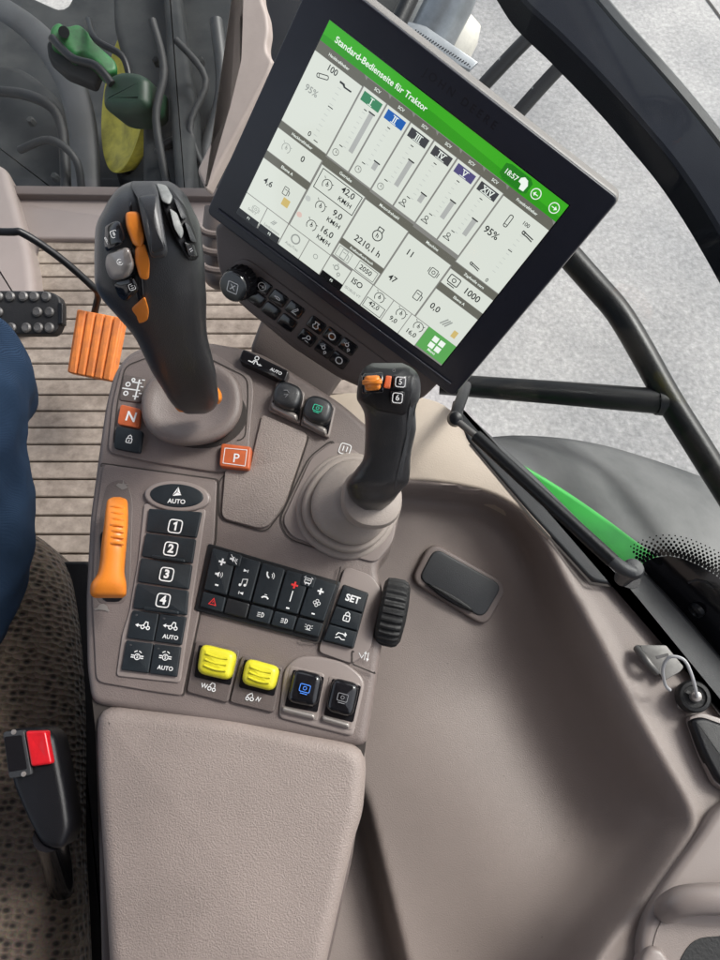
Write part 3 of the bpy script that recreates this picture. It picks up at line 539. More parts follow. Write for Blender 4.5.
# joystick deck
deck=[(114,447),(117,402),(125,367),(133,360),(150,353.5),(205,352),(250,378),(251,392),(247,441),(252,468)]
plate('joystick_deck',[(107,452),(112,402),(121,366),(131,356),(150,350),(206,348),(252,376),(254,392),(249,446),(252,470),(214,472),(150,462)],.0022,'taupe',rad=8,bev=.0015)
seamline([(113,446),(117.5,402),(125,366),(149,357),(200,354),(247.5,377.5),(248,400),(245,440)],h=.0026,rad=8)
plate('gate_gap_shade',ellipse(197,412,50,36,6,40),.0032,'seam',rad=0,bev=.0005,h0=0)  # raised dark plate standing in for the shaded gap under the dish
lp=plate('shift_pattern_plate',[(124,374),(146,377.5),(141,403),(119,400)],.0034,'taupe_d',rad=3,h0=0); k=Ink(CP,.0037); k.icon('pattern',133,389,12,8); k.build('symbol','white',lp)
b=plate('neutral_button',[(120.5,404),(141,409),(139,428),(117,424)],.006,'orangeb',rad=3,h0=0); k=Ink(CP,.0064); k.text('N',131,417,14,12,.02); k.build('lettering','white',b)
b=plate('lock_button',[(116,426),(143,431),(140,453),(113.5,448)],.006,'btn',rad=3,h0=0); k=Ink(CP,.0064); k.icon('lock',129,440.5,5.4,10); k.build('symbol','white',b)
b=plate('park_button',[(221,443),(251.5,446.5),(249,469.5),(219,466)],.009,'orangeb',rad=3,h0=0,bev=.0015); k=Ink(CP,.0094); k.text('P',236,458.5,13,4,.01); k.line([(225,448),(247,450),(245,466),(223,463)],.0006,True); k.build('symbol','white',b)
# grained rest plate
plate('rest_plate',[(262,414),(308,434),(299,462),(284,505),(266,530),(221,518),(225,470),(250,468),(256,440)],.0026,'pad',rad=[4,5,10,12,12,8,3,3,10])
seamline([(219,478),(219,519),(266,532.5),(286,506),(310,434)],rad=8,h=.0004)
plate('switch_deck',[(311,458),(334,441),(360,452),(398,500),(394,540),(376,563),(352,556.5),(292,537),(282,521)],.0016,'taupe_s',rad=[8,8,20,20,10,8,8,8,8])
seamline([(334,438),(309,457),(279,520),(288,539),(352,560)],rad=9,h=.0006)
k=Ink(CP,.0026); k.icon('box',345,449,6,18); k.text('11',345,449,7.5,18,.02); k.build('symbol','white',con)
# label strip in front
b=plate('label_strip',[(243,348.5),(289,371),(284.5,382),(238.5,360)],.010,'gloss',rad=3,h0=-.01,bev=.001); k=Ink(CP,.0104); k.icon('cfield',255,361.5,6.4,25); k.text('4500 DLX' if 0 else 'AUTO',276,371.5,4.5,25,.02); k.build('symbol','white',b)
# lower left cluster
plate('cluster_plate',[(103,464),(217,480),(214,540),(182,696),(148,691),(96,682),(92,600),(95,520)],.0016,'taupe',rad=[5,4,6,4,4,8,8,8],bev=.001)
seamline([(100,463),(219,479.5),(216,540),(183.5,697)],rad=4,h=.0008)
plate('column_frame',[(144,503),(206,509),(202,535),(187,636),(180,683),(116,676),(122,634),(129,612),(138,560)],.0034,'taupe_s',rad=4,h0=.001)
rows=[((149,507.5),(202,511)),((146,532),(196,538.5)),((141,557),(192.2,564)),((137,582.5),(188.5,590)),((132.5,609),(186.5,616)),((126.5,639),(181,646)),((120.8,671),(176.5,678))]
def qlerp(r,a,b,t0,t1):
    L0,R0=map(np.array,rows[r]); L1,R1=map(np.array,rows[r+1]); f=lambda L,Rr,t:tuple(L+(Rr-L)*t)
    s=.035; 
    return [tuple(np.array(f(L0,R0,t0))*(1-s)+np.array(f(L1,R1,t0))*s),tuple(np.array(f(L0,R0,t1))*(1-s)+np.array(f(L1,R1,t1))*s),tuple(np.array(f(L1,R1,t1))*(1-s)+np.array(f(L0,R0,t1))*s),tuple(np.array(f(L1,R1,t0))*(1-s)+np.array(f(L0,R0,t0))*s)]
def cen(p): return tuple(np.mean(np.array(p),axis=0))
for r in range(4):
    q=qlerp(r,0,0,0,1); b=plate('number_button',q,.0062,'btn',rad=1.5,h0=.002,bev=.0009); k=Ink(CP,.0066); c=cen(q); c=(c[0]+2,c[1]+(4 if r==0 else 1)); k.icon('box',c[0],c[1],7.2,8); (k.icon('one',c[0],c[1],7,8) if r==0 else k.text(str(r+1),c[0],c[1],11.5,8,.04)); k.build('lettering','white',b)
    if r in(1,3): 
        p0,p1=np.array(q[3]),np.array(q[2]); plate('grip_ridge',[tuple(p0*.8+p1*.2+(0,-3)),tuple(p0*.15+p1*.85+(0,-3)),tuple(p0*.15+p1*.85+(0,.5)),tuple(p0*.8+p1*.2+(0,.5))],.0085,'btn',rad=1,h0=.004,bev=.001)
for r,row in((4,('arrowtractor','arrowtractor')),(5,('diff','diff'))):
    for j,ic in enumerate(row):
        q=qlerp(r,0,0,.5*j+.01*j,.49+.51*j); b=plate('drive_button',q,.0062,'btn',rad=1.5,h0=.002,bev=.0009); k=Ink(CP,.0066); c=cen(q); k.icon(ic,c[0],c[1]-(3 if j else 0),7.6 if r==4 else 6.6,8)
        if j: k.text('AUTO',c[0],c[1]+8,5.6,8,.02)
        k.build('symbol','white',b)
        plate('status_lamp',ellipse(q[0][0]+4,q[0][1]+5,1.3,1.1,0,10),.0068,'grey',rad=0,h0=.005,bev=.0002)
plate('button_surround',ellipse(177,496,33,15.5,4,48),.0058,'taupe_s',rad=0,h0=0,bev=.002)
b=plate('steering_button',ellipse(176.5,495.5,27,11.8,4,48),.0066,'btn',rad=0,h0=0,bev=.0012); k=Ink(CP,.007); k.icon('nav',177,492.5,5.8,4); k.text('AUTO',176.5,501.5,6.3,4,.02); k.build('symbol','white',b)
# speed lever
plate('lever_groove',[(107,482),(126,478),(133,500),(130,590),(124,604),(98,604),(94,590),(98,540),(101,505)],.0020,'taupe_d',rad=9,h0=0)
plate('lever_slot',[(99,530),(127,530),(123,602),(101,602)],.0026,'gloss',rad=8,h0=0)
lv=slices([(117,497,3,.583,.004),(117.3,500,9,.575,.007),(117,508,10.5,.567,.010),(116,525,11.5,.557,.013),(114,545,12,.552,.014),(112.5,562,12,.55,.014),(111,574,13,.548,.013),(109,583,16.5,.546,.011),(108.5,590,17.2,.546,.009),(108.5,595,16.5,.547,.007),(108.5,598,13,.549,.003)],p=2.8)
lvo=mk('speed_lever',*lv,'orange',con)
lvy=[497,500,508,525,545,562]; lvd=[.579,.568,.557,.544,.538,.536]
for i in range(7):
    yy=507+i*6.0; d_=float(np.interp(yy,lvy,lvd)); v,f=tubemesh([W(109,yy+.5,d_+.0022),W(112,yy,d_+.0004),W(116,yy-.4,d_-.0002),W(120,yy,d_+.0004),W(123.5,yy+.8,d_+.0022)],.0013,8)
    mk('grip_rib',v,f,'orange',lvo)
k=Ink(CP,.0024); k.icon('rabbit',122,486,6.5,20); k.icon('turtle',102,608,8,5); k.build('symbol','silver',con)
# middle rocker bank
bank=plate('rocker_bank',[(208,543),(341,582),(322,643),(194,610)],.0030,'btnd',rad=3,h0=0)
TL,TR,BR,BL=map(np.array,[(212,547),(338,584),(319,638),(199,607)])
def bq(a,b,c,d): # a,b along; c,d down
    f=lambda s,t:tuple((TL*(1-s)+TR*s)*(1-t)+(BL*(1-s)+BR*s)*t); return [f(a,c),f(b,c),f(b,d),f(a,d)],f
mids=[('speaker','white'),('note','white'),('call','white'),(None,'redp'),('fan','white')]
for i in range(5):
    t0=[0,.20,.395,.59,.785][i]; t1=[.20,.395,.59,.785,1][i]
    q,f=bq(t0+.006,t1-.006,0.01,.70); b=plate('rocker_button',q,.0078,'btn',rad=2,h0=.001,bev=.0012); h=.0082; k=Ink(CP,h); c=lambda t,dx=0:tuple(np.array(f((t0+t1)/2,t))+(dx,0))
    rk=Ink(CP,h); useR=False
    if i==0: k.text('+',*c(.2,0),13,15,.03); k.icon('speaker',*c(.40),4.6,15); k.text('-',*c(.56),13,15,.012)
    elif i==1: k.icon('ffwd',*c(.22),3.6,15); k.icon('note',*c(.42),5,15); k.icon('ffwd',*c(.6),3.6,195)
    elif i==2: k.icon('call',*c(.2),5,15); k.icon('hang',*c(.57),4.4,15)
    elif i==3:
        rk.text('+',*c(.24),13,15,.03); useR=True; k.line([f((t0+t1)/2,.33),f((t0+t1)/2,.52)],.0008); k.text('-',*c(.62),13,15,.012)
    else: k.text('+',*c(.22),12,15,.03); k.icon('fan',*c(.42),4.4,15); k.text('-',*c(.6),12,15,.012)
    k.build('symbol','white',b)
    if useR: rk.build('symbol','redp',b)
    q,f2=bq(t0+.006,t1-.006,.735,.99); b=plate('small_button',q,.0062,'btnd' if i==1 else 'btn',rad=2,h0=.001,bev=.001); k=Ink(CP,.0066); cc=cen(q)
    ic=['tri',None,'lamp','lamp','beacon'][i]
    if ic: k.icon(ic,cc[0],cc[1],4.4,15); k.build('symbol','redp' if i==0 else 'white',b)
for a,bb,ic in((.13,.24,'mute'),(.72,.83,'air')):
    q,f=bq(a,bb,-.01,.2); b=plate('corner_button',q,.0086,'btn',rad=2,h0=.001,bev=.001); c=cen(q); k=Ink(CP,.009); k.icon(ic,c[0],c[1],4.6,15); k.build('symbol','white',b)
plate('set_surround',[(345,566),(371,575),(383,592),(370,650),(352,664),(318,652)],.0030,'taupe_s',rad=6,h0=0)
seamline([(341,566),(334,592),(318,643),(300,641)],rad=3,h=.0034)
sq=[(343.5,584),(369,593),(353.5,649),(322,641)]; bank2=plate('set_bank',sq,.0045,'btnd',rad=2,h0=0)
TL2,TR2,BR2,BL2=map(np.array,sq)
for a,b_,ic in((0.02,.36,'SET'),(.38,.68,'lock'),(.7,.98,'swap')):
    f=lambda s,t:tuple((TL2*(1-s)+TR2*s)*(1-t)+(BL2*(1-s)+BR2*s)*t); q=[f(.03,a),f(.97,a),f(.97,b_),f(.03,b_)]; b=plate('set_button',q,.0082,'btn',rad=1.5,h0=.003,bev=.001); c=cen(q); k=Ink(CP,.0086)
    if ic=='SET': k.text('SET',c[0],c[1],9.5,17,.03)
    else: k.icon(ic,c[0],c[1],6.2,17)
    k.build('symbol','white',b)
seamline([(352,650),(352,664),(376,674)],rad=3,h=.0034)
k=Ink(CP,.0034); k.icon('up',365,656,5,12); k.build('symbol','white',con)
# thumb wheel
wo,wu,wv,wm=CP.basis(386,611,12,-.006)
v,f=lathemesh(wo-wu*.006,wu,[(.018,0),(.0235,.0005),(.0270,.003),(.0278,.008),(.0278,.016),(.0262,.0195),(.022,.022),(.012,.023)],112,rib=[0,0,.04,.075,.075,.04,0,0]); mk('thumb_wheel',v,f,'rubber',con)
# yellow and black rockers
def rocker(fr,cap,ic,yel):
    w=plate('rocker_frame',fr,.0028,'taupe_d' if yel else 'taupe_s',rad=4,h0=0,bev=.001)
    c=cen(cap); 
    well=[tuple(np.array(c)+(np.array(p)-c)*1.07+(0,3)) for p in cap]; slab('well',CP,well,.001,.0032,'gloss',w,rad=2)
    b=slab('rocker_cap',CP,[tuple(np.array(p)) for p in cap],.001,.0135 if yel else .012,'yellow' if yel else 'gloss',w,bev=.005,rad=5,steps=6,crown=.0015)
    if yel:
        u=(np.array(cap[1])-np.array(cap[0]))
        for t in(.28,.48,.68):
            p=np.array(cap[0])*(1-t)+np.array(cap[3])*t+u*.2; q=p+u*.6; r3=[CP.hit(*(p*(1-s)+q*s+(0,1.4*math.sin(math.pi*s))),.0145) for s in(0,.25,.5,.75,1)]; v,f=tubemesh(r3,.0009,6); mk('grip_rib',v,f,'yellow',b)
        lo=(np.array(fr[2])+np.array(fr[3]))/2*.78+(np.array(fr[0])+np.array(fr[1]))/2*.22+(0,2); k=Ink(CP,.0036); k.icon(ic,lo[0]-1,lo[1]-1,7.5,14); k.build('symbol','white',w)
    else:
        lip=[tuple(np.array(fr[3])+(2.5,-8)),tuple(np.array(fr[2])+(-2.5,-8)),tuple(np.array(fr[2])+(-2.5,-2)),tuple(np.array(fr[3])+(2.5,-2))]
        slab('lip',CP,lip,.001,.007,'silver',w,bev=.0025,rad=3)
        k=Ink(CP,.0145); k.icon('screenb',c[0],c[1],6,15); k.build('symbol',ic,b)
rocker([(196,640),(240,650),(228,703),(186.5,692)],[(200,643),(236,652),(229.5,681),(195.5,673)],'pto',True)
rocker([(242,655),(283,667),(274,713),(229.5,702)],[(245.5,657.5),(279.5,667),(273,692),(240,683.5)],'ptor',True)
plate('rocker_hump',[(284,668),(298,656),(318,656),(346,662),(366,680),(353,737),(278,718)],.0022,'taupe_s',rad=[8,14,20,14,10,6,6],h0=0,bev=.002)
rocker([(290,665.5),(325,673.5),(317.5,722),(279.5,714)],[(294,668),(323,675),(316.5,708),(286,702)],'bluep',False)
rocker([(329,675),(361,683.5),(352,731),(319.5,723)],[(333,677),(360,684),(352.5,718),(325,711)],'greyp',False)
# the two front toggles
def toggle(fr,cc,ic):
    w=plate('toggle_frame',fr,.004,'taupe_s',rad=3,h0=0,bev=.001); c=cen(fr); well=[tuple(np.array(c)+(np.array(p)-c)*.88) for p in fr]; slab('well',CP,well,.002,.0044,'gloss',w,rad=3)
    slab('lip',CP,[tuple(np.array(fr[3])+(3,-10)),tuple(np.array(fr[2])+(-2,-10)),tuple(np.array(fr[2])+(-3,-3)),tuple(np.array(fr[3])+(2,-3))],.002,.009,'silver',w,bev=.003,rad=3)
    b=slab('toggle_cap',CP,ellipse(cc[0],cc[1],14.5,13,20,40,2.6),.002,.016,'soft',w,bev=.005,steps=6,crown=.001)
    k=Ink(CP,.0178); k.icon(ic,cc[0],cc[1],5 if ic!='squig' else 5.5,18); k.build('symbol','greenp' if ic!='squig' else 'greyp',b)
toggle([(277,381),(305,392),(300,424),(268,410)],(287,394),'squig'); toggle([(308,394.5),(336,406),(329,438),(300,424)],(317.5,408),'screenb')
# ================================================================ JOYSTICKS
j1=thing('drive_joystick',CP.hit(194,404),'large black multifunction joystick with orange switches on its left face, standing in a taupe dish','joystick')
jo=CP.hit(196,409,.0); 
v,f=lathemesh(jo,CPn,[(.036,.0),(.0405,.006),(.0425,.012),(.0430,.016),(.0405,.0195),(.036,.020),(.031,.018),(.024,.0145),(.017,.0135),(.010,.013)],64,sx=1.0,sy=.88,u=[1,.1,0],p=2.25); bz=mk('dish',v,f,'taupe',j1,auto=80)
g=[(151,181,17,.462,.006),(149.5,186,27,.459,.013),(149.5,196,36,.458,.020),(149,210,43,.460,.026),(149,225,49.5,.463,.030),(149.5,245,51.5,.468,.033),(150.5,265,52.5,.475,.034),(151.5,285,52.5,.483,.034),(155.5,300,49.5,.490,.033),(163,318,42,.500,.031),(171,336,35.5,.512,.029),(178,355,33,.526,.028),(184,372,31,.540,.027),(190,388,27,.556,.026),(194,400,24,.570,.025),(195.5,409,18,.582,.022),(196,414,9,.588,.014)]
v,f=slices(g,44,3.0,5); gr=mk('grip',v,f,'soft',j1,auto=60)
# orange release collar at the base of the grip
for cx,cy,rx in((216.5,396,5.5),(184,404,9)): 
    v,f=slices([(cx,cy-9,1,.575,.004),(cx,cy-4,rx*.8,.573,.008),(cx,cy+3,rx,.573,.009),(cx,cy+8,rx*.5,.576,.006)]); mk('collar',v,f,'orange',j1)
GP=3.0
def frontd(px,py): # depth of the grip surface towards the camera
    ys=[s[1] for s in g]; cxs=np.interp(py,ys,[s[0] for s in g]); hw=np.interp(py,ys,[s[2] for s in g]); d=np.interp(py,ys,[s[3] for s in g]); t=np.interp(py,ys,[s[4] for s in g]); x=min(.98,abs(px-cxs)/hw)
    return d-t*(1-x**GP)**(1/GP)
def patch(name,pts,raise_,m,parent,bev=.001,rad=3,depth=.006,crown=0.):
    """raised piece lying on the surface of the big grip"""
    q=[np.array(p) for p in roundpoly(pts,rad)] if rad else [np.array(p) for p in pts]; c=cen(q); n=len(q)
    def ring(sc,hh): return [W(*(np.array(c)+(p-c)*sc),frontd(*(np.array(c)+(p-c)*sc))-hh) for p in q]
    V=ring(1,-depth)+ring(1,raise_-bev)+ring(.95,raise_-bev*.3)+ring(.86,raise_)+ring(.45,raise_+crown); V.append(W(*c,frontd(*c)-raise_-crown)); Fc=[]
    for k in range(4):
        for i in range(n): j=(i+1)%n; Fc.append((k*n+i,k*n+j,(k+1)*n+j,(k+1)*n+i))
    for i in range(n): Fc.append((4*n+i,4*n+(i+1)%n,5*n))
    return mk(name,V,Fc,m,parent,auto=60)
fp=patch('switch_face',[(111,196),(131,193),(141,250),(146,308),(143,334),(131,330),(112,303),(101,285),(99,240),(103,215)],.0014,'gloss',gr,rad=8)
patch('top_blade',[(131,181),(153,181),(158,190),(168,252),(165,258),(151,258),(144,230),(137,196),(131,188)],.010,'grey',gr,bev=.003,rad=5,depth=.01)
patch('blade_inset',[(139,196),(156,194),(165,250),(152,254)],.0108,'soft',gr,rad=3,depth=.002)
patch('orange_switch',[(125,212),(139,211),(145,238),(142,249),(133,245),(126,228)],.0055,'orange',gr,bev=.002,rad=5)
patch('orange_switch',[(135,247),(145,243),(150,262),(149,280),(140,279),(135,262)],.0055,'orange',gr,bev=.002,rad=4)
patch('orange_button',[(130,309),(145,296),(149,310),(148,320),(136,326)],.0035,'orange',gr,bev=.001,rad=3)
b1=patch('thumb_switch',[(100,227),(120,218),(127,241),(107,254),(100,246)],.008,'gloss',gr,bev=.004,rad=7,crown=.001)
b2=patch('thumb_switch',[(105,254),(129,246),(135,266),(129,278),(111,281),(104,268)],.009,'silver',gr,bev=.004,rad=6,crown=.001)
b3=patch('thumb_switch',[(112,283),(134,276),(140,290),(126,303),(116,296)],.0055,'gloss',gr,bev=.003,rad=5,crown=.0005)
def gink(par,lst,m='white',hh=.0095):
    for t,x,y,s,dg in lst:
        c=W(x,y,frontd(x,y)-hh); pl=Pl(c,nrm(CAM-c)); k=Ink(pl,0); (k.icon if t in IC else k.text)(t,x,y,s,dg); k.build('symbol',m,par)
gink(b1,[('box',114,234,3.6,-20),('8',114,234,5,-20),('arm',107,241,4,60)],hh=.0098); gink(b2,[('circback',120,262,3.2,-20)],'white',.0108); gink(b3,[('box',132,287,3.4,70),('11',132,287,4.4,70)],hh=.0068)
# right cheek with the silver paddles
patch('cheek_plate',[(157,184),(170,187),(186,208),(197,236),(199,258),(190,262),(176,240),(162,204)],.0012,'black',gr,rad=4,bev=.0005)
patch('silver_paddle',[(156,183),(166,185),(173,197),(170,205),(162,202)],.0060,'paddle',gr,bev=.0015,rad=3)
patch('silver_paddle',[(169,208),(177,213),(184,232),(181,240),(174,228)],.0060,'paddle',gr,bev=.0015,rad=3)
patch('cheek_switch',[(173,197),(179,202),(187,218),(182,220)],.0065,'grey',gr,bev=.0015,rad=2)
patch('cheek_switch',[(184,221),(190,226),(197,243),(191,242)],.0065,'grey',gr,bev=.0015,rad=2)
c11=patch('cheek_button',[(184,241),(194,245),(198,257),(189,257)],.0050,'gloss',gr,bev=.001,rad=2); gink(c11,[('11',191,250,4.5,60)],hh=.0062)
j2=thing('hydraulic_joystick',CP.hit(350,505),'slim black joystick with orange roller and buttons 5 and 6 in folded taupe boot','joystick')
jb=CP.hit(349,507,-.006); prof=[];off=[]
tilt=nrm(CX*.35-CY*.12+CZ*.0)
for r,h,o in((.0425,.0,0),(.0432,.003,0),(.0430,.0075,0),(.0412,.0098,0),(.0375,.0100,.0003),(.0355,.0085,.0005),(.0350,.0105,.0008),(.0375,.0130,.001),(.0388,.0155,.0012),(.0384,.0190,.002),(.0365,.0212,.0025),(.0330,.0212,.003),(.0312,.0195,.0032),(.0308,.0215,.0035),(.0328,.0240,.004),(.0335,.0265,.0042),(.0328,.0295,.005),(.0295,.0325,.006),(.0255,.0370,.008),(.0222,.0420,.010),(.0195,.0455,.012),(.015,.047,.0145),(.009,.048,.015)):
    prof.append((r,h)); off.append(tilt*o)
v,f=lathemesh(jb,CPn,prof,56,sx=.98,sy=1.06,u=nrm(CX*.85-CY*.5),p=2.25,off=off); mk('boot',v,f,'boot',j2,auto=70)
g2=[(387,363,15,.487,.008),(388,368,24,.483,.016),(389,376,29.5,.482,.021),(389,388,31.5,.484,.023),(388,399,31,.488,.023),(388.5,407,27,.491,.021),(390,415,25.5,.495,.019),(390.5,430,25.3,.502,.018),(388.5,447,23.8,.512,.018),(386.5,460,24,.520,.019),(382,472,28,.529,.021),(377,483,30.5,.537,.023),(373.5,493,25.5,.546,.023),(373,502,19,.552,.021),(373,510,9,.558,.012)]
g_old=g
v,f=slices(g2,44,2.85,6); gr2=mk('grip',v,f,'soft',j2,auto=60)
v,f=lathemesh(W(373,497,.556),nrm(CPn*.8-CY*.0+CX*.15),[(.020,-.012),(.0235,-.010),(.0240,-.004),(.0225,.001),(.019,.003)],40,p=2.3); mk('collar',v,f,'boot',j2)
g=g2; GP=2.85
patch('head_plate',[(362,372),(366,365),(408,367),(414,372),(411,395),(405,416),(378,411),(357,400),(359,384)],.0025,'black',gr2,bev=.001,rad=5)
patch('side_ridge',[(412,372),(419,378),(419,395),(412,425),(407,450),(401,480),(396,494),(393,492),(401,462),(406,440),(407,418),(411,396)],.0012,'grey',gr2,rad=3,bev=.0006)
b=patch('orange_roller',[(364,376),(380,375),(381,390),(365,391)],.011,'orange',gr2,bev=.004,rad=4,crown=.001); patch('roller_well',[(361,373),(383,372),(384,393),(362,394)],.0032,'gloss',gr2,rad=3,bev=.0004)
patch('roller_ridge',[(362,380),(382,379),(382,384),(362,385)],.0135,'orange',b,bev=.002,rad=1.5)
patch('orange_insert',[(386,375.5),(392,376),(390,389),(383.5,388)],.0042,'orangeb',gr2,bev=.0008,rad=1.5)
for t,x,y in(('5',400.5,382),('6',397.5,398)):
    b=patch('button',[(x-7,y-7.5),(x+7.5,y-6.5),(x+6,y+7.5),(x-7.5,y+6.5)],.0048,'gloss',gr2,bev=.001,rad=2); gink(b,[('box',x,y,5.4,5),(t,x,y,8,5)],hh=.0074)
gink(gr2,[('circle',394,370.5,1.8,0)],'greyp',.0035)
g=g_old
# ================================================================ SIDE PANEL (moulded console between armrest and window)
sp=thing('side_panel',(.42,-.05,.25),'big moulded taupe plastic panel with a scooped trough between the armrest and the window','side panel')
RG=np.array(smoothpath([(np.array(p+(0,),float)) for p in [(300,476),(395,480),(440,483),(490,492),(524,512),(548,542),(568,580),(600,636),(640,714),(668,764),(688,800),(694,824),(684,846),(655,888),(618,934),(590,972),(540,1045),(500,1110)]],6))[:,:2]
def sdist(X,Y):
    best=np.full(X.shape,1e9); sg=np.ones(X.shape); tt=np.zeros(X.shape)
    for i in range(len(RG)-1):
        a,b=RG[i],RG[i+1]; d=b-a; L=d@d; t=np.clip(((X-a[0])*d[0]+(Y-a[1])*d[1])/L,0,1); qx=X-a[0]-t*d[0]; qy=Y-a[1]-t*d[1]; D_=np.hypot(qx,qy)
        m=D_<best; best=np.where(m,D_,best); cr=d[0]*qy-d[1]*qx; sg=np.where(m,np.sign(cr),sg); tt=np.where(m,(i+t)/(len(RG)-1),tt)
    return best*sg,tt      # positive = inside (left / below the ridge)
def ss(x): x=np.clip(x,0,1); return x*x*(3-2*x)
def zpanel(X,Y,fold_on=True):
    X=np.asarray(X,float);Y=np.asarray(Y,float); s,t=sdist(X,Y)
    w=ss((Y-505)/190.); low=ss((Y-800)/140.)
    Wd=24+w*66-low*34; D_=.045+w*.047-low*.030; back=130+w*110
    ledge=.605
    wall=1-ss(s/Wd); plate=ss((s-Wd*.75)/back)
    zi=ledge-D_+D_*wall+ np.maximum(D_-.060,-.012)*plate
    z=np.where(s>0,zi,ledge+.0*s)
    dl=((X-405)*310-(Y-620)*200)/369.; z=z-np.where(s>0,.034*ss(-dl/170.)*ss((Y-560)/160.),0)
    # soft rounded crest
    z=z+.004*np.exp(-(s/7.)**2)
    # fold in the lower left, beside the armrest
    ln=(X-362)-(Y-800)*.24-.0009*(Y-800)**2*0; fold=ss((-ln+8)/20.)*ss((Y-775)/40.); z=z-(.045*fold if fold_on else 0)
    return z
xs=np.arange(300,860,5.); ys=np.arange(440,1130,5.); GX,GY=np.meshgrid(xs,ys); GZ=zpanel(GX,GY); SG,_t=sdist(GX,GY)
def gsm(A,k):
    w=np.exp(-.5*(np.arange(-3*k,3*k+1)/k)**2); w/=w.sum(); P=np.pad(A,3*k,mode='edge'); P=np.apply_along_axis(lambda r:np.convolve(r,w,'valid'),1,P); return np.apply_along_axis(lambda r:np.convolve(r,w,'valid'),0,P)
bl_=ss((SG-4)/55.); GZ=GZ*(1-bl_)+gsm(GZ,6)*bl_ if 0 else GZ
F0=zpanel(GX,GY,False); GZ=F0*(1-bl_)+gsm(F0,6)*bl_; GZ=GZ+(zpanel(GX,GY)-F0)
V=[]
for j in range(len(ys)):
    for i in range(len(xs)):
        r=ray(xs[i],ys[j]); V.append(CAM+r*((GZ[j,i]-CAM[2])/r[2]))
nx=len(xs); LIM=lambda x,y: x<(608+(y-560)*.86 if y>560 else 594-(560-y)*1.12)
Fc=[(j*nx+i,j*nx+i+1,(j+1)*nx+i+1,(j+1)*nx+i) for j in range(len(ys)-1) for i in range(nx-1) if LIM(xs[i],ys[j])]
used=sorted({i for f in Fc for i in f}); mp={u:i for i,u in enumerate(used)}
shell=mk('shell',[V[u] for u in used],[tuple(mp[i] for i in f) for f in Fc],'panel',sp,auto=80); s_=shell.modifiers.new('thickness','SOLIDIFY'); s_.thickness=.006; s_.offset=-1
LP=level(.607)
# pale ledge in front
slab('front_ledge',LP,[(300,398),(346,392),(400,392),(446,402),(470,432),(514,480),(560,533),(548,541),(520,507),(488,490),(440,480.5),(380,478),(300,474)],-.03,.004,'cream',sp,bev=.003,rad=[4,4,8,20,20,10,4,10,20,20,20,4])
# window side trim strip
slab('window_trim',LP,[(452,398),(466,412),(530,470),(600,540),(625,566),(645,572),(682,613),(740,680),(900,872),(880,900),(716,705),(680,655),(634,597),(624,586),(592,580),(530,512),(468,440)],-.03,.006,'grey',sp,bev=.0025,rad=[5,5,5,5,5,5,6,6,6,5,5,5,8,8,8,8])
k=Ink(LP,.0045); k.line([(470,444),(530,516),(591,583),(612,586)],.0022); k.build('seam','seam',sp); k=Ink(LP,.0045); k.line([(628,594),(676,656),(722,716)],.0024); k.build('seam','seam',sp)
k=slab('strut_socket',LP,ellipse(628,577,14,10,35,24),-.02,.0068,'gloss',sp)
# lower right: pocket with grab handle
bz_=slab('door_pocket',LP,[(900,700),(728,800),(714,813),(700,836),(668,880),(648,912),(641,940),(640,1160),(900,1160)],-.05,.012,'taupe_s',sp,bev=.006,rad=[1,6,8,14,14,14,4,1,1],steps=5)
slab('cup_well',LP,[(664,916),(684,926),(800,930),(800,1060),(652,1060),(650,960),(656,932)],.0,.0128,'panel',sp,rad=10)
slab('cup_floor',LP,[(694,938),(800,930),(800,1060),(668,1060),(678,962)],.0,.0134,'rubber',sp,rad=14)
v,f=tubemesh(smoothpath([W(666,916,.546),W(672,906,.536),W(690,900,.530),W(724,899,.527),W(790,901,.526)],5),list(np.interp(np.linspace(0,1,21),[0,.12,.4,1],[.006,.0105,.0125,.0135])),20,flat=.8); mk('grab_handle',v,f,'taupe_s',sp)
slab('pocket_lip',LP,[(650,946),(662,948),(680,976),(684,1060),(640,1060),(641,960)],.0,.017,'taupe_s',sp,bev=.004,rad=6)
# ashtray lid
def onp(x,y): z=float(zpanel(np.array([x]),np.array([y]))[0]); r=ray(x,y); return CAM+r*((z-CAM[2])/r[2])
q4=[onp(*p) for p in((431,541),(510,585),(486,628),(410,581))]; an_=nrm(np.cross(q4[2]-q4[0],q4[3]-q4[1])); an_=an_ if an_[2]>0 else -an_; print('LID',q4,an_); AP=Pl(sum(q4)/4+an_*.003,an_)
at=slab('storage_lid_frame',AP,[(431,541),(510,585),(486,628),(410,581)],-.02,.005,'taupe',sp,bev=.003,rad=13,steps=5)
slab('storage_lid',AP,[(435,547.5),(503,585.5),(483,619),(418,579)],.003,.0066,'grey',at,bev=.002,rad=10,steps=4)
slab('finger_lip',AP,[(424,582),(436,586),(455,596),(470,606),(475,613),(461,608),(441,597)],.005,.0088,'black',at,bev=.0015,rad=6)
# black recess handle at the right edge
hn=slab('latch_bezel',LP,[(688,716),(702,712),(750,728),(750,800),(716,786),(700,752)],.0,.0075,'taupe_s',sp,bev=.001,rad=8)
slab('latch',LP,[(691,719),(703,716),(750,733),(750,798),(719,782),(703,752)],.004,.014,'black',hn,bev=.004,rad=8,steps=5)
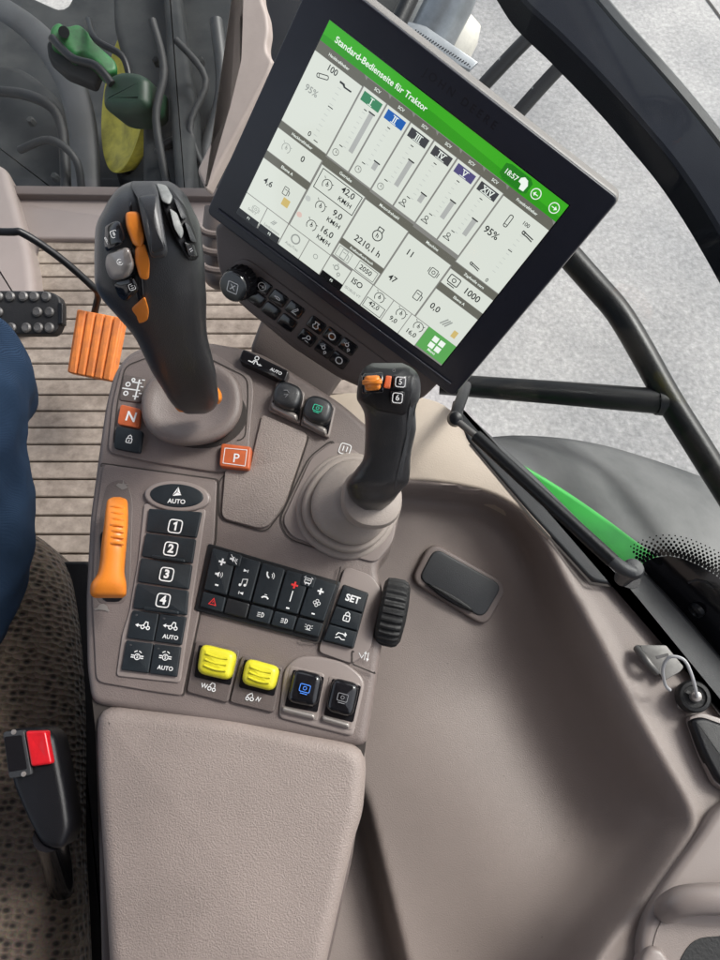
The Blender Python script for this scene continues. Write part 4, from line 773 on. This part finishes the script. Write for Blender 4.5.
# socket with cap and tether
cap=thing('power_socket',LP.hit(688,694,.005),'round black socket cap on a thin white tether beside a small metal latch plate','socket')
cp=LP.hit(690,697,.003); cn=nrm([-.12,-.1,1]); v,f=lathemesh(cp,cn,[(.0125,0),(.0132,.002),(.0132,.012),(.0120,.0140),(.0095,.0146),(.0088,.0128),(.002,.0126)],48); mk('cap',v,f,'rubber',cap)
v,f=lathemesh(cp+cn*.012,cn,[(.0045,0),(.005,.003),(.004,.006),(.0015,.007)],24); mk('cap_stud',v,f,'silver',cap)
v,f=boxmesh(cp+cn*.0135,CX*.8-CY*.5,CX*.5+CY*.8,cn,.0085,.0012,.0008); mk('cap_slot',v,f,'steel',cap)
tube('tether',[cp+cn*.019,W(692,676,.590),W(684,660,.588),W(670,657,.592),W(663,668,.598),W(665,684,.605),W(670,690,.611)],.0014,'print_grey',cap,n=8,smooth_n=8)
for x,y in((681,706),(703,704)): v,f=lathemesh(LP.hit(x,y,-.0015),UP,[(.0036,0),(.0036,.0022),(.0026,.003),(.0014,.0030),(.0012,.0022)],20); mk('screw',v,f,'silver',cap)
lt=thing('latch_plate',LP.hit(662,660,0),'small bent sheet metal latch bracket lying on the ledge beside the capped socket','bracket')
slab('plate',LP,[(640,645),(666,645),(684,667),(680,672),(664,681),(654,664),(644,656)],.006,.0085,'steel',lt,bev=.0005,rad=2)
v,f=tubemesh([LP.hit(637,648,.004),LP.hit(644,657,.012),LP.hit(650,665,.013),LP.hit(657,672,.008)],.0035,10); mk('hinge',v,f,'steel',lt)
slab('slot',LP,[(656,656),(668,653),(669,656),(657,659)],.0084,.0089,'gloss',lt)
# ================================================================ GAS STRUT, WINDOW, FRAME BARS
gs=thing('gas_strut',W(628,570,.60),'slim black gas strut with grey ball end lying diagonally along the window ledge','gas strut')
tube('cylinder',[W(476,436,.655),W(613,561,.592)],.0060,'bar',gs,n=20); tube('rod',[W(456,420,.665),W(477,437,.654)],.0032,'steel',gs,n=14)
tube('end_fitting',[W(608,556.5,.594),W(622,568,.588),W(634,573,.587)],[.005,.0058,.0054],'grey',gs,n=18,smooth_n=4); 
v,f=lathemesh(W(631,571,.602),UP,[(.007,-.022),(.0072,-.006),(.0085,.002),(.0090,.006),(.007,.010),(.002,.0115)],28); mk('ball_socket',v,f,'grey',gs)
v,f=lathemesh(W(455,419,.668),CZ,[(.006,-.006),(.0075,0),(.006,.006),(.002,.008)],20); mk('ball_end',v,f,'bar',gs)
tube('bracket',[W(455,418,.67),W(458,408,.69),W(463,395,.74),W(466,386,.80)],.0058,'bar',gs,n=12,smooth_n=3)
# window pane standing up from the ledge
w0=LP.hit(468,404,.0); w1=LP.hit(742,682,.0); wd=nrm(w1-w0); 
def wp(s,z): return w0+wd*s+UP*z+np.cross(UP,wd)*(-.10*z)*-1
Lw=np.linalg.norm(w1-w0)
win=thing('side_window',w0*.5+w1*.5,'clear cab side window rising from the ledge, with a black dotted printed border at its lower corner','window')
out=nrm(np.cross(wd,UP)); out=out if out[0]>0 else -out
LEAN=R(21); rise=UP*math.cos(LEAN)+out*math.sin(LEAN); wn=-(out*math.cos(LEAN)-UP*math.sin(LEAN)); PW=Pl(w0+out*.014,wn)
GL=[w0+out*.012+wd*a+rise*b for a,b in((-.35,-.02),(Lw+.35,-.02),(Lw+.35,.85),(-.35,.85))]
v=GL+[p+out*.002 for p in GL]; glass=mk('pane',v,[(0,1,2,3),(7,6,5,4),(0,4,5,1),(1,5,6,2),(2,6,7,3),(3,7,4,0)],'glass',win,smooth=False)
fr=[(640,566),(646,561),(655,557.5),(668,556),(682,558.5),(698,565),(712,573),(730,586),(780,625),(880,730),(960,850),(930,900),(735,690),(700,640),(680,612)]
frb=slab('printed_border',PW,fr,.0024,.0030,'gloss',win); 
dots=MB()
A=[np.array(p) for p in((640,564),(655,556.5),(668,555),(682,557.5),(698,564),(712,572),(730,585),(750,604))]; A=smoothpath([np.array([*p,0.]) for p in A],10)
for row in range(7):
    acc=0; off=3.1*row; step=4.3
    L=0; pts=[a[:2] for a in A]; pos=[]; nxt=(row%2)*step/2
    for i in range(len(pts)-1):
        d=np.linalg.norm(pts[i+1]-pts[i]); 
        while nxt<L+d: t=(nxt-L)/d; tv=(pts[i+1]-pts[i])/d; n_=np.array([tv[1],-tv[0]]); pos.append(pts[i]+tv*(nxt-L)+n_*(off+1.2)); nxt+=step
        L+=d
    r=(2.25-.24*row)
    for p in pos:
        q=[PW.hit(p[0]+r*math.cos(a),p[1]+r*math.sin(a),.0027) for a in np.arange(0,6.28,.785)]; dots.add(q,[tuple(range(8))])
dots.build('dotted_border','gloss',win,smooth=False)
# outside: hinge bolt and seal seen through the dark border corner
v,f=lathemesh(PW.hit(698,609,.003),-out,[(.007,0),(.007,.004),(.0045,.0055),(.003,.004),(.001,.004)],24); mk('hinge_bolt',v,f,'bar',win)
tube('seal',[PW.hit(x,y,.004) for x,y in((640,572),(660,592),(682,616),(712,652),(750,698))],.0035,'rubber',win,n=10)
k=Ink(PW,.0034); k.line([(688,583),(696,580),(706,582),(714,588)],.0018); k.build('arc_highlight','grey',win)  # arc highlight painted as a grey line on the black border
# wide black pillar trim at the top right
pil=thing('window_pillar',W(650,120,.8),'wide matt black curved window frame sweeping down the top right corner','window frame')
inner=[(470,-70),(500,-30),(522,2),(560,38),(600,79),(640,124),(680,173),(722,240),(770,330),(840,480),(930,700)]; outer=[(530,-100),(556,-50),(588,-8),(616,26),(650,64),(688,108),(724,154),(764,212),(815,300),(892,450),(985,670)]
def strip3(name,a,b,da,db,m,par,th,side=None):
    A_=smoothpath([W(x,y,d) for (x,y),d in zip(a,da)],6); B_=smoothpath([W(x,y,d) for (x,y),d in zip(b,db)],6); n=len(A_); V=[];Fc=[]
    for i in range(n):
        t=nrm(A_[min(i+1,n-1)]-A_[max(i-1,0)]); w_=nrm(B_[i]-A_[i]); nn=nrm(np.cross(t,w_)); nn=nn if nn@(CAM-A_[i])>0 else -nn
        bw=.004; V+=[A_[i]-nn*th,A_[i],A_[i]+w_*bw+nn*bw*.8,B_[i]-w_*bw+nn*bw*.8,B_[i],B_[i]-nn*th]
    for i in range(n-1):
        for j in range(6): l=(j+1)%6; Fc.append((i*6+j,i*6+l,(i+1)*6+l,(i+1)*6+j))
    Fc+= [tuple(range(6)),tuple(range((n-1)*6,n*6))]; return mk(name,V,Fc,m,par,auto=35)
strip3('trim',inner,outer,[.86,.85,.84,.82,.80,.79,.78,.77,.76,.74,.72],[.88,.87,.86,.84,.82,.81,.80,.79,.78,.76,.74],'pillar',pil,.03)
strip3('lit_edge_seal',[(x+9,y-8) for x,y in outer],[(x-1,y+1) for x,y in outer],[.885,.875,.865,.845,.825,.815,.805,.795,.785,.765,.745],[.884,.874,.864,.844,.824,.814,.804,.794,.784,.764,.744],'grey',pil,.012)  # seal along the frame; its lighter grey stands in for the lit edge
hr=thing('outer_handrail',W(650,400,.98),'thick bent black tube outside the window, joined by a straight crossbar below the monitor corner','handrail')
tube('rail',[W(520,195,1.02),W(560,245,1.0),W(594,284,.99),W(618,312,.98),W(640,348,.97),W(668,398,.96),W(700,449,.95),W(760,545,.93),W(860,712,.90),W(940,850,.88)],[.0172]*10,'bar',hr,n=24,smooth_n=5)
tube('crossbar',[W(440,384,1.0),W(560,393,.98),W(668,402,.962)],[.0145,.0160,.0172],'bar',hr,n=24)
v,f=lathemesh(W(668,402,.962),CX,[(.0175,-.016),(.0185,-.006),(.0175,.0)],24); mk('weld',v,f,'bar',hr)
for i,(a,b,lab) in enumerate(((( 470,100),(562,5),'left of two parallel chipped black rods rising behind the top of the screen'),((505,128),(592,34),'right of two parallel chipped black rods rising behind the top of the screen'))):
    p=[W(a[0],a[1],1.30),W((a[0]+b[0])/2-1,(a[1]+b[1])/2-1,1.27),W(b[0],b[1],1.24)]; o=tube('mirror_arm_rod',p,.0125,'scuff',None,n=18,smooth_n=5); tag(o,lab,'rod','black rods behind the screen')
# ================================================================ CAB FLOOR, PEDALS
FZ=.0
def W0(px,py,z=0): return level(z).hit(px,py)
fl=MB(); xa,xb=-1.0,.06; y=-.55; i=0; pitch=.037; top=W0(100,240)[1]
fl.add([(xa,-.9,-.012),(xb,-.9,-.012),(xb,1.05,-.012),(xa,1.05,-.012)],[(0,1,2,3)])
rngj=random.Random(3); xl=W0(36,260)[0]
while y<top:
    w_=pitch-.0032; x0_=xa if y<W0(60,318)[1] else xl
    P=[(x0_,y),(xb,y),(xb,y+w_),(x0_,y+w_)]; b_=.0016; h=0
    q=[(a,b,-.010) for a,b in P]+[(a,b,h-b_) for a,b in P]+[(P[0][0]+b_,P[0][1]+b_,h),(P[1][0]-b_,P[1][1]+b_,h),(P[2][0]-b_,P[2][1]-b_,h),(P[3][0]+b_,P[3][1]-b_,h)]
    f_=[(8,9,10,11)]+[(k,(k+1)%4,4+(k+1)%4,4+k) for k in range(4)]+[(4+k,4+(k+1)%4,8+(k+1)%4,8+k) for k in range(4)]; fl.add(q,f_); y+=pitch
o=fl.build('cab_floor','mat',None,org=(0,0,0)); tag(o,'grimy tan floor mat with straight raised ribs','floor',kind='structure')
fs=thing('front_floor_sill',W0(90,215,0),'worn taupe step at the front end of the ribbed mat, under the windscreen','sill')
slab('sill',level(0),[(-60,192),(260,196),(262,240),(34,238),(30,250),(-60,250)],-.02,.012,'taupe_s',fs,bev=.006,rad=4); slab('sill_edge',level(.0),[(-60,184),(262,188),(260,197),(-60,193)],-.02,.03,'taupe_d',fs,bev=.004)
tu=slab('tunnel_cover',level(.0),[(-80,150),(-5,160),(6,166),(13,190),(30,250),(34,285),(34,318),(-80,320)],-.02,.055,'taupe_s',None,bev=.02,rad=12,steps=5); tag(tu,'smooth scuffed taupe plastic hump left of the ribbed mat, above the studded brake pedal','floor cover')
br=thing('brake_pedal',W0(30,313,.06),'black rubber brake pedal with rows of pale round studs, beside the denim knee','pedal')
pb=Pl(W(30,312,1.28),nrm([-.05,-.35,.93])); slab('pad',pb,[(-40,290),(48,290.5),(60,296),(61.5,320),(55,334),(-40,334)],-.02,.0,'rubber',br,bev=.004,rad=6); slab('pad_lip',pb,[(58,302),(62.5,303),(62.5,324),(58,324)],-.012,.003,'bar',br,bev=.002,rad=1)
for yy,xsx in((297,(-14,-1,11,24,35,47)),(312.5,(-14,-1,38,50)),(328,(-14,-1,12,27,39,50))):
    for x in xsx: c=pb.hit(x,yy,-.001); v,f=lathemesh(c,pb.n,[(.0088,0),(.0088,.004),(.0060,.0065),(.0058,.0058),(.0015,.0056)],16); mk('stud',v,f,'steel',br)
op=thing('accelerator_pedal',W0(95,350,.05),'worn orange ribbed accelerator pedal on a bent black lever above the floor mat','pedal')
po=Pl(W(95,345,1.27),nrm([-.12,-.30,.93])); oc=[(77,309),(124,318),(112,381),(67,372)]; slab('pad',po,oc,-.014,.0,'pedal',op,bev=.002,rad=2)
for i in range(5):
    t0,t1=.03+i*.19,.03+i*.19+.155; a,b,c_,d=map(np.array,oc); slab('rib',po,[tuple(a*(1-t0)+b*t0),tuple(a*(1-t1)+b*t1),tuple((d*(1-t1)+c_*t1)),tuple((d*(1-t0)+c_*t0))],-.002,.0055,'pedal',op,bev=.0025,rad=1)
tube('lever',[W(-60,231,1.16),W(8,232,1.16),W(24,234,1.165),W(60,258,1.20),W(92,286,1.24),W(98,294,1.26),W(96,306,1.28),W(92,325,1.30)],.0062,'bar',op,n=14,smooth_n=5)
# ================================================================ SEAT, BUCKLE, PERSON
st=thing('driver_seat',(-.35,-.2,.1),'driver seat cushion in coarse brown woven fabric, along the left edge beside the armrest','seat')
slab('cushion',level(.50),[(-330,515),(-60,512),(10,517),(36,532),(54,560),(62,605),(67,660),(69,720),(68,780),(67,840),(70,900),(73,980),(75,1250),(-330,1250)],-.10,.0,'weave',st,bev=.04,rad=10,steps=8)
slab('seat_pan',level(.40),[(-300,560),(40,560),(74,620),(84,720),(86,820),(92,960),(96,1060),(-300,1060)],-.06,.0,'black',st,bev=.01,rad=14)
slab('suspension_box',level(.33),[(-220,560),(20,560),(60,900),(-220,1000)],-.33,.0,'black',st,bev=.01,rad=10)
sc=slab('side_cover',level(.45),[(60,560),(92,560),(118,720),(120,1060),(70,1060),(72,900),(62,780),(70,700)],-.2,.0,'black',st,bev=.006,rad=6)
bu=thing('seat_belt_buckle',W(40,800,.62),'black seat belt buckle with a bright red release button between seat and armrest','buckle')
bd=[(2,732,.585),(0,0,0)]
BP=Pl(W(36,760,.58),nrm(CX*-.02+CY*.28+CZ*.96))
slab('body',BP,[(2,732),(12,729),(44,727),(54,736),(60,768),(66,800),(70,830),(60,852),(40,846),(27,822),(14,792),(6,766)],-.028,-.002,'gloss' if 0 else 'black',bu,bev=.006,rad=6,steps=5)
slab('slot_frame',BP,[(2.5,732),(24,730),(32,775),(9,779)],-.01,.001,'grey',bu,bev=.001,rad=3); slab('slot',BP,[(4,737),(21.5,735),(27,769),(9,772)],-.005,.0016,'gloss',bu,rad=2)
slab('release_button',BP,[(24.5,731),(45.5,730.5),(52,764),(30.5,767)],-.008,.0032,'red',bu,bev=.0022,rad=2,steps=4,crown=-.0012)
for x,y in((14,732),(24,774)): v,f=lathemesh(BP.hit(x,y,.0008),BP.n,[(.002,0),(.002,.001),(.001,.0012)],14); mk('rivet',v,f,'silver',bu)
tube('stalk',[BP.hit(50,835,-.012),W(60,880,.66),W(66,930,.72),W(70,985,.78)],[.013,.012,.011,.011],'gloss',bu,n=14,smooth_n=4)
sb_=tube('belt_bolt',[W(50,922,.675),W(58,905,.668)],.006,'steel',bu,n=12)
pe=thing('person',(-.22,.1,.0),'seated person in blue jeans, only a knee and thigh showing at the left edge','person')
def legs(name,dr,m):
    b=MB()
    for sx in(0,1):
        dx=-.26*sx; kn=W(-47,382,.735)+np.array([dx,0,-.0]); mid=W(-80,560,.70)+np.array([dx*.8,0,0]); low=W(-168,760,.665)+np.array([dx*.7,0,0]); an=np.array([kn[0]-.36,kn[1]-.02,.11])
        P=[low+(-.03,-.22,-.01),low,mid,kn+(0,-.05,.008),kn+(0,.012,-.012),kn+(-.05,.028,-.07),(kn+an)/2+(0,.02,0),an]
        v,f=tubemesh(smoothpath(P,7),list(np.interp(np.linspace(0,1,50),np.linspace(0,1,8),np.array([.100,.095,.088,.080,.073,.068,.060,.050])+dr)),36); b.add(v,f)
    return b
lb=legs('body',-.012,'skin'); pv,pf=tubemesh([(-.62,-.42,.62),(-.48,-.44,.63),(-.34,-.44,.62)],[.11,.13,.11],24); lb.add(pv,pf); lb.build('body','skin',pe,auto=80)
jb_=legs('jeans',.004,'jeans'); pv,pf=tubemesh([(-.66,-.42,.62),(-.48,-.44,.63),(-.30,-.44,.62)],[.125,.145,.125],24); jb_.add(pv,pf); jo_=jb_.build('jeans','jeans',pe,auto=80)
tx=bpy.data.textures.new('cloth_folds','CLOUDS'); tx.noise_scale=.09; tx.noise_depth=2; sub=jo_.modifiers.new('subdivide','SUBSURF'); sub.levels=sub.render_levels=2; dm=jo_.modifiers.new('folds','DISPLACE'); dm.texture=tx; dm.strength=.03; dm.mid_level=.5
# unseen upper body and seat back behind the camera, added for their shade
tv,tf=tubemesh(smoothpath([(-.48,-.46,.62),(-.48,-.50,.80),(-.48,-.52,1.0),(-.48,-.52,1.14),(-.48,-.51,1.20)],5),list(np.interp(np.linspace(0,1,21),[0,.4,.75,.93,1],[.16,.15,.19,.12,.06])),28); mk('shade_torso',tv,tf,'black',pe,auto=80)
hv,hf=lathemesh((-.48,-.50,1.20),UP,[(.05,-.02),(.06,.03),(.085,.09),(.095,.16),(.08,.23),(.03,.26)],28); mk('shade_head',hv,hf,'skin',pe,auto=80)
for sx in(-.2,.2): tv,tf=tubemesh(smoothpath([(-.48+sx,-.51,1.12),(-.48+sx*1.35,-.50,.92),(-.48+sx*1.2,-.38,.78)],5),[.065]*4+[.055]*4+[.05]*3,18); mk('shade_sleeve',tv,tf,'black',pe,auto=80)
tv,tf=boxmesh((-.48,-.74,.85),CX,[0,1,0],UP,.26,.06,.40); mk('shade_backrest',tv,tf,'weave',st)
rfv,rff=boxmesh((-.33,-.05,1.86),CX,[0,1,0],UP,.80,1.05,.05); rf=thing('shade_roof',(-.33,-.05,1.81),'flat unseen cab roof overhead, added to shade the seat side of the cab','roof'); mk('shade_roof_slab',rfv,rff,'taupe',rf)  # unseen roof slab added so daylight enters mainly from the right
rfv,rff=boxmesh((-.33,-1.06,1.1),CX,[0,1,0],UP,.78,.03,.75); mk('rear_wall',rfv,rff,'black',rf)
# ================================================================ OUTSIDE
gz=-1.45
o=mk('yard_ground',[(-40,-40,gz),(40,-40,gz),(40,40,gz),(-40,40,gz)],[(0,1,2,3)],'ground',None,smooth=False,org=(0,0,gz)); tag(o,'pale speckled concrete yard outside the cab','ground',kind='structure')
jk=Ink(level(gz),.004); P_=[(0,0)]
for a,b in (((560,-200),(900,260)),): jk.line([a,b],.016)
jo2=jk.build('yard_joint','seam',None); tag(jo2,'thin straight joint in the concrete yard','joint',kind='structure')
fg=thing('rear_fender',W(600,500,1.2),'glossy bright green fender edge with a dusty dark plastic extension, outside the window','fender')
loft('green_edge',[[(440,424,.80),(482,444,.81),(524,466,.83),(567,492,.85),(609,521,.87),(648,550,.89),(700,584,.91)],[(430,446,.81),(470,462,.82),(511,483,.84),(555,512,.86),(598,542,.88),(634,570,.90),(690,615,.92)],[(420,480,.86),(460,500,.87),(500,530,.89),(545,560,.91),(590,590,.93),(626,620,.95),(690,660,.97)]],'fend',fg,.006)
loft('fender_extension',[[(436,434,.98),(470,441,1.0),(520,438,1.05),(580,443,1.10),(640,458,1.14),(720,487,1.18),(800,530,1.2)],[(440,440,.93),(485,450,.94),(540,458,.98),(600,475,1.02),(650,495,1.05),(720,525,1.08),(800,580,1.1)],[(445,446,.90),(485,462,.91),(530,484,.93),(575,512,.95),(615,538,.97),(660,566,.99),(760,630,1.02)]],'fendg',fg,.008)
ex=thing('exhaust_stack',W(455,60,1.9),'grey metal exhaust pipe with a pale perforated drum behind the top edge of the screen','exhaust')
ax=W(470,-60,1.8)-W(425,42,1.9)
tube('pipe',[W(428,45,1.9),W(450,2,1.86),W(475,-60,1.8)],[.062,.062,.062],'pipe',ex,n=36)
v,f=lathemesh(W(436,46,1.97),nrm(ax),[(.06,-.06),(.085,-.05),(.098,-.01),(.1,.05),(.088,.09),(.06,.1)],48); mk('drum',v,f,'metalw',ex,auto=80)
hb=MB(); 
for a in range(26):
    for r_ in range(3):
        x=418+a*2.0+r_*.6; yy=33+a*1.35+r_*2.2; c=W(x,yy,1.80); q=[c+CX*.0024*math.cos(t)+CY*.0024*math.sin(t) for t in np.arange(0,6.28,1.05)]; hb.add(q,[tuple(range(6))])
shp=Pl(W(436,50,1.83),CZ); slab('heat_shield',shp,[(404,20),(426,26),(478,62),(470,70),(452,62),(404,34)],-.01,.0,'pipe',ex,bev=.002)
hb2=MB()
for a in range(22):
    for r_ in range(2):
        x=416+a*2.5+r_*1.2; yy=30+a*1.62+r_*2.4; q=[shp.hit(x+.75*math.cos(t),yy+.75*math.sin(t),.001) for t in np.arange(0,6.28,1.05)]; hb2.add(q,[tuple(range(6))])
hb2.build('perforation','gloss',ex,smooth=False)
tube('bracket',[W(395,30,1.5),W(412,-6,1.5),W(426,-50,1.5)],.018,'bar',ex,n=14)
dk=slab('hood_side',Pl(W(400,0,1.9),nrm(CZ+CX*.2)),[(340,-80),(418,-80),(402,14),(380,40),(340,30)],-.1,0,'dark',None,bev=.01,rad=4); tag(dk,'black sheet metal flank behind the screen top, left of the pale exhaust drum','engine cover')
# windscreen and what lies beyond it
lam=W0(-60,188,.0); 
ws=thing('windscreen',W0(90,186,.02),'lower windscreen pane above the front sill, looking down on the dark front of the tractor','window')
gy=W0(90,186,.02)[1]
Gp=[(-1.1,gy+.02,.02),(.0,gy+.02,.02),(.0,gy+.10,1.1),(-1.1,gy+.10,1.1)]; Gp=[np.array(p) for p in Gp]; mk('pane',Gp+[p+(0,.004,0) for p in Gp],[(0,1,2,3),(7,6,5,4),(0,4,5,1),(1,5,6,2),(2,6,7,3),(3,7,4,0)],'glass',ws,smooth=False)
ap=thing('front_pillar_trim',W(262,60,1.2),'smooth taupe cab pillar trim with a wavy pale edge, just left of the monitor frame','pillar trim')
slab('trim',Pl(W(250,60,1.15),nrm(CZ-CX*.25)),[(236,-60),(256,-60),(262,0),(267,14),(268.5,30),(266,44),(267,52),(273,60),(268,74),(250,108),(222,160),(206,192),(196,170),(226,110),(238,60),(240,0)],-.02,0,'boot',ap,bev=.006,rad=5,steps=4)
dkp=thing('front_pillar',W(290,20,1.4),'black inner pillar between the taupe trim and the monitor frame','pillar')
slab('pillar',Pl(W(290,20,1.4),CZ),[(255,-90),(345,-90),(320,10),(300,60),(276,90),(258,90),(256,0)],-.03,0,'gloss',dkp,bev=.004)
# the dark tractor front
fr_=thing('tractor_chassis',(-.45,2.3,gz),'dark grime covered chassis and engine side seen through the windscreen around the front wheel','tractor chassis')
def zslab(name,pts,z0,z1,m,par,**k): return slab(name,level(z1),pts,z0-z1,0,m,par,**k)
zslab('engine_block',[(110,-60),(330,-80),(330,215),(141,215),(141,106),(124,66),(112,20)],-1.1,-.35,'dark',fr_,bev=.03,rad=3)
zslab('axle_housing',[(-120,60),(20,60),(62,95),(82,150),(90,215),(-120,215)],-1.3,-.75,'dark',fr_,bev=.05,rad=20)
zslab('under_tray',[(-160,-20),(20,-10),(64,10),(100,-60),(240,-60),(240,240),(-160,240)],-1.38,-1.1,'dark',fr_,bev=.03,rad=10)
for (a,b,c,d,r_) in (((20,150,2.2),(50,140,2.15),(76,160,2.15),(82,196,2.2),.012),((-20,90,2.3),(30,96,2.2),(60,120,2.2),(66,190,2.2),.016),((152,20,2.1),(164,70,2.1),(156,120,2.1),(170,196,2.1),.012),((176,40,2.1),(206,80,2.1),(190,130,2.1),(214,190,2.1),.010)): tube('hose',[W(*a),W(*b),W(*c),W(*d)],r_,'tyre',fr_,n=10,smooth_n=5)
for x,y in((30,120),(54,176),(160,150),(186,176),(156,60),(200,60)): v,f=lathemesh(W(x,y,2.12),CZ,[(.012,-.02),(.012,0),(.008,.006),(.002,.006)],6); mk('bolt',v,f,'dark',fr_)
zslab('hood_flank',[(160,-60),(172,-60),(186,40),(196,110),(192,200),(176,200),(168,100)],-.5,-.25,'dark',fr_,bev=.02,rad=8)
v,f=tubemesh(smoothpath([W(-30,-10,2.7),W(30,28,2.65),W(66,74,2.6),W(82,125,2.55),W(86,196,2.5)],6),[.05]*25,14,flat=.35); mk('fender_rim',v,f,'arch',fr_)
tube('hose',[W(216,20,2.2),W(222,90,2.2),W(206,150,2.2),W(204,200,2.2)],.02,'arch',fr_,n=12,smooth_n=5)
tube('hose',[W(150,180,2.25),W(160,150,2.2),W(186,140,2.2),W(200,170,2.2)],.014,'bar',fr_,n=12,smooth_n=5)
wh=thing('front_wheel',W(150,90,2.9),'front wheel with yellow rim seen edge on through the windscreen, under green axle parts','wheel')
wa=nrm(-CX*.80+CZ*.60); wc=W(131,102,2.68); Rw=.25
v,f=lathemesh(wc,wa,[(.03,-.03),(.09,-.03),(Rw*.72,-.02),(Rw*.80,.0),(Rw*.93,.012),(Rw,.03),(Rw+.006,.03),(Rw+.004,.015),(Rw*.97,-.01),(Rw*.8,-.10)],84,u=CX); mk('rim',v,f,'yellowm',wh,auto=50)
v,f=lathemesh(wc-wa*.03,wa,[(Rw*1.0,-.16),(Rw*1.3,-.15),(Rw*1.4,-.09),(Rw*1.3,-.01),(Rw*1.02,.02),(Rw*1.0,-.02)],84,u=CX); mk('tyre',v,f,'tyre',wh,auto=70)
ac=thing('axle_casting',W(110,60,2.3),'green painted axle castings above the yellow wheel rim, seen through the windscreen','axle')
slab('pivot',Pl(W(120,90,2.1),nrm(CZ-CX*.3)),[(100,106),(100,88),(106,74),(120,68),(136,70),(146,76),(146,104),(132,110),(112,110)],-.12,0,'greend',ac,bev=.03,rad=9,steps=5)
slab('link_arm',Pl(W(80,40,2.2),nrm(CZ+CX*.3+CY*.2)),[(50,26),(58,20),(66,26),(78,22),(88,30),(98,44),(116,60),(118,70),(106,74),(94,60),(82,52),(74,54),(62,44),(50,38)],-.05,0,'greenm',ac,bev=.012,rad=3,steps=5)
tube('hose',[W(52,38,2.15),W(72,58,2.12),W(96,66,2.1),W(112,84,2.1)],.012,'bar',ac,n=10,smooth_n=5)
slab('link_plate',Pl(W(80,50,2.24),nrm(CZ+CX*.2)),[(46,40),(70,38),(104,64),(96,86),(66,74),(48,58)],-.04,0,'dark',ac,bev=.01,rad=5)
tube('pin',[W(64,32,2.2),W(64,32,2.13)],.016,'bar',ac,n=12)
tube('hose',[W(88,20,2.2),W(96,40,2.15),W(122,56,2.15),W(130,80,2.15)],.010,'bar',ac,n=10,smooth_n=5)
# ================================================================ CAMERA, LIGHT, WORLD
cd=bpy.data.cameras.new('camera'); co=bpy.data.objects.new('camera',cd); COL.objects.link(co); SC.camera=co
co.location=tuple(CAM); co.rotation_euler=(math.pi/2-TH,0,0); cd.sensor_fit='VERTICAL'; cd.sensor_height=24; cd.lens=F/960*24; cd.clip_start=.02; cd.clip_end=300
SC.render.resolution_x=768; SC.render.resolution_y=1024
AZ=R(64); EL=R(47)   # sun towards the right and a little ahead
sd_=Vector((math.sin(AZ)*math.cos(EL),math.cos(AZ)*math.cos(EL),math.sin(EL)))
sun=bpy.data.lights.new('sun','SUN'); sun.energy=1.5; sun.angle=R(16); sun.color=(1,.985,.965); so=bpy.data.objects.new('sun',sun); COL.objects.link(so); so.rotation_euler=(-sd_).to_track_quat('-Z','Y').to_euler()
wd_=bpy.data.worlds.new('World'); SC.world=wd_; wd_.use_nodes=True; nt=wd_.node_tree; bg=nt.nodes['Background']; sk=nt.nodes.new('ShaderNodeTexSky'); sk.sky_type='NISHITA'; sk.sun_disc=False; sk.sun_elevation=EL; sk.sun_rotation=AZ; sk.dust_density=4; sk.air_density=1; sk.ozone_density=.6
hs=nt.nodes.new('ShaderNodeHueSaturation'); hs.inputs['Saturation'].default_value=.45; nt.links.new(sk.outputs['Color'],hs.inputs['Color']); nt.links.new(hs.outputs['Color'],bg.inputs['Color']); bg.inputs['Strength'].default_value=.14
SC.view_settings.view_transform='Standard'; SC.view_settings.look='None'; SC.view_settings.exposure=.85; SC.view_settings.gamma=1
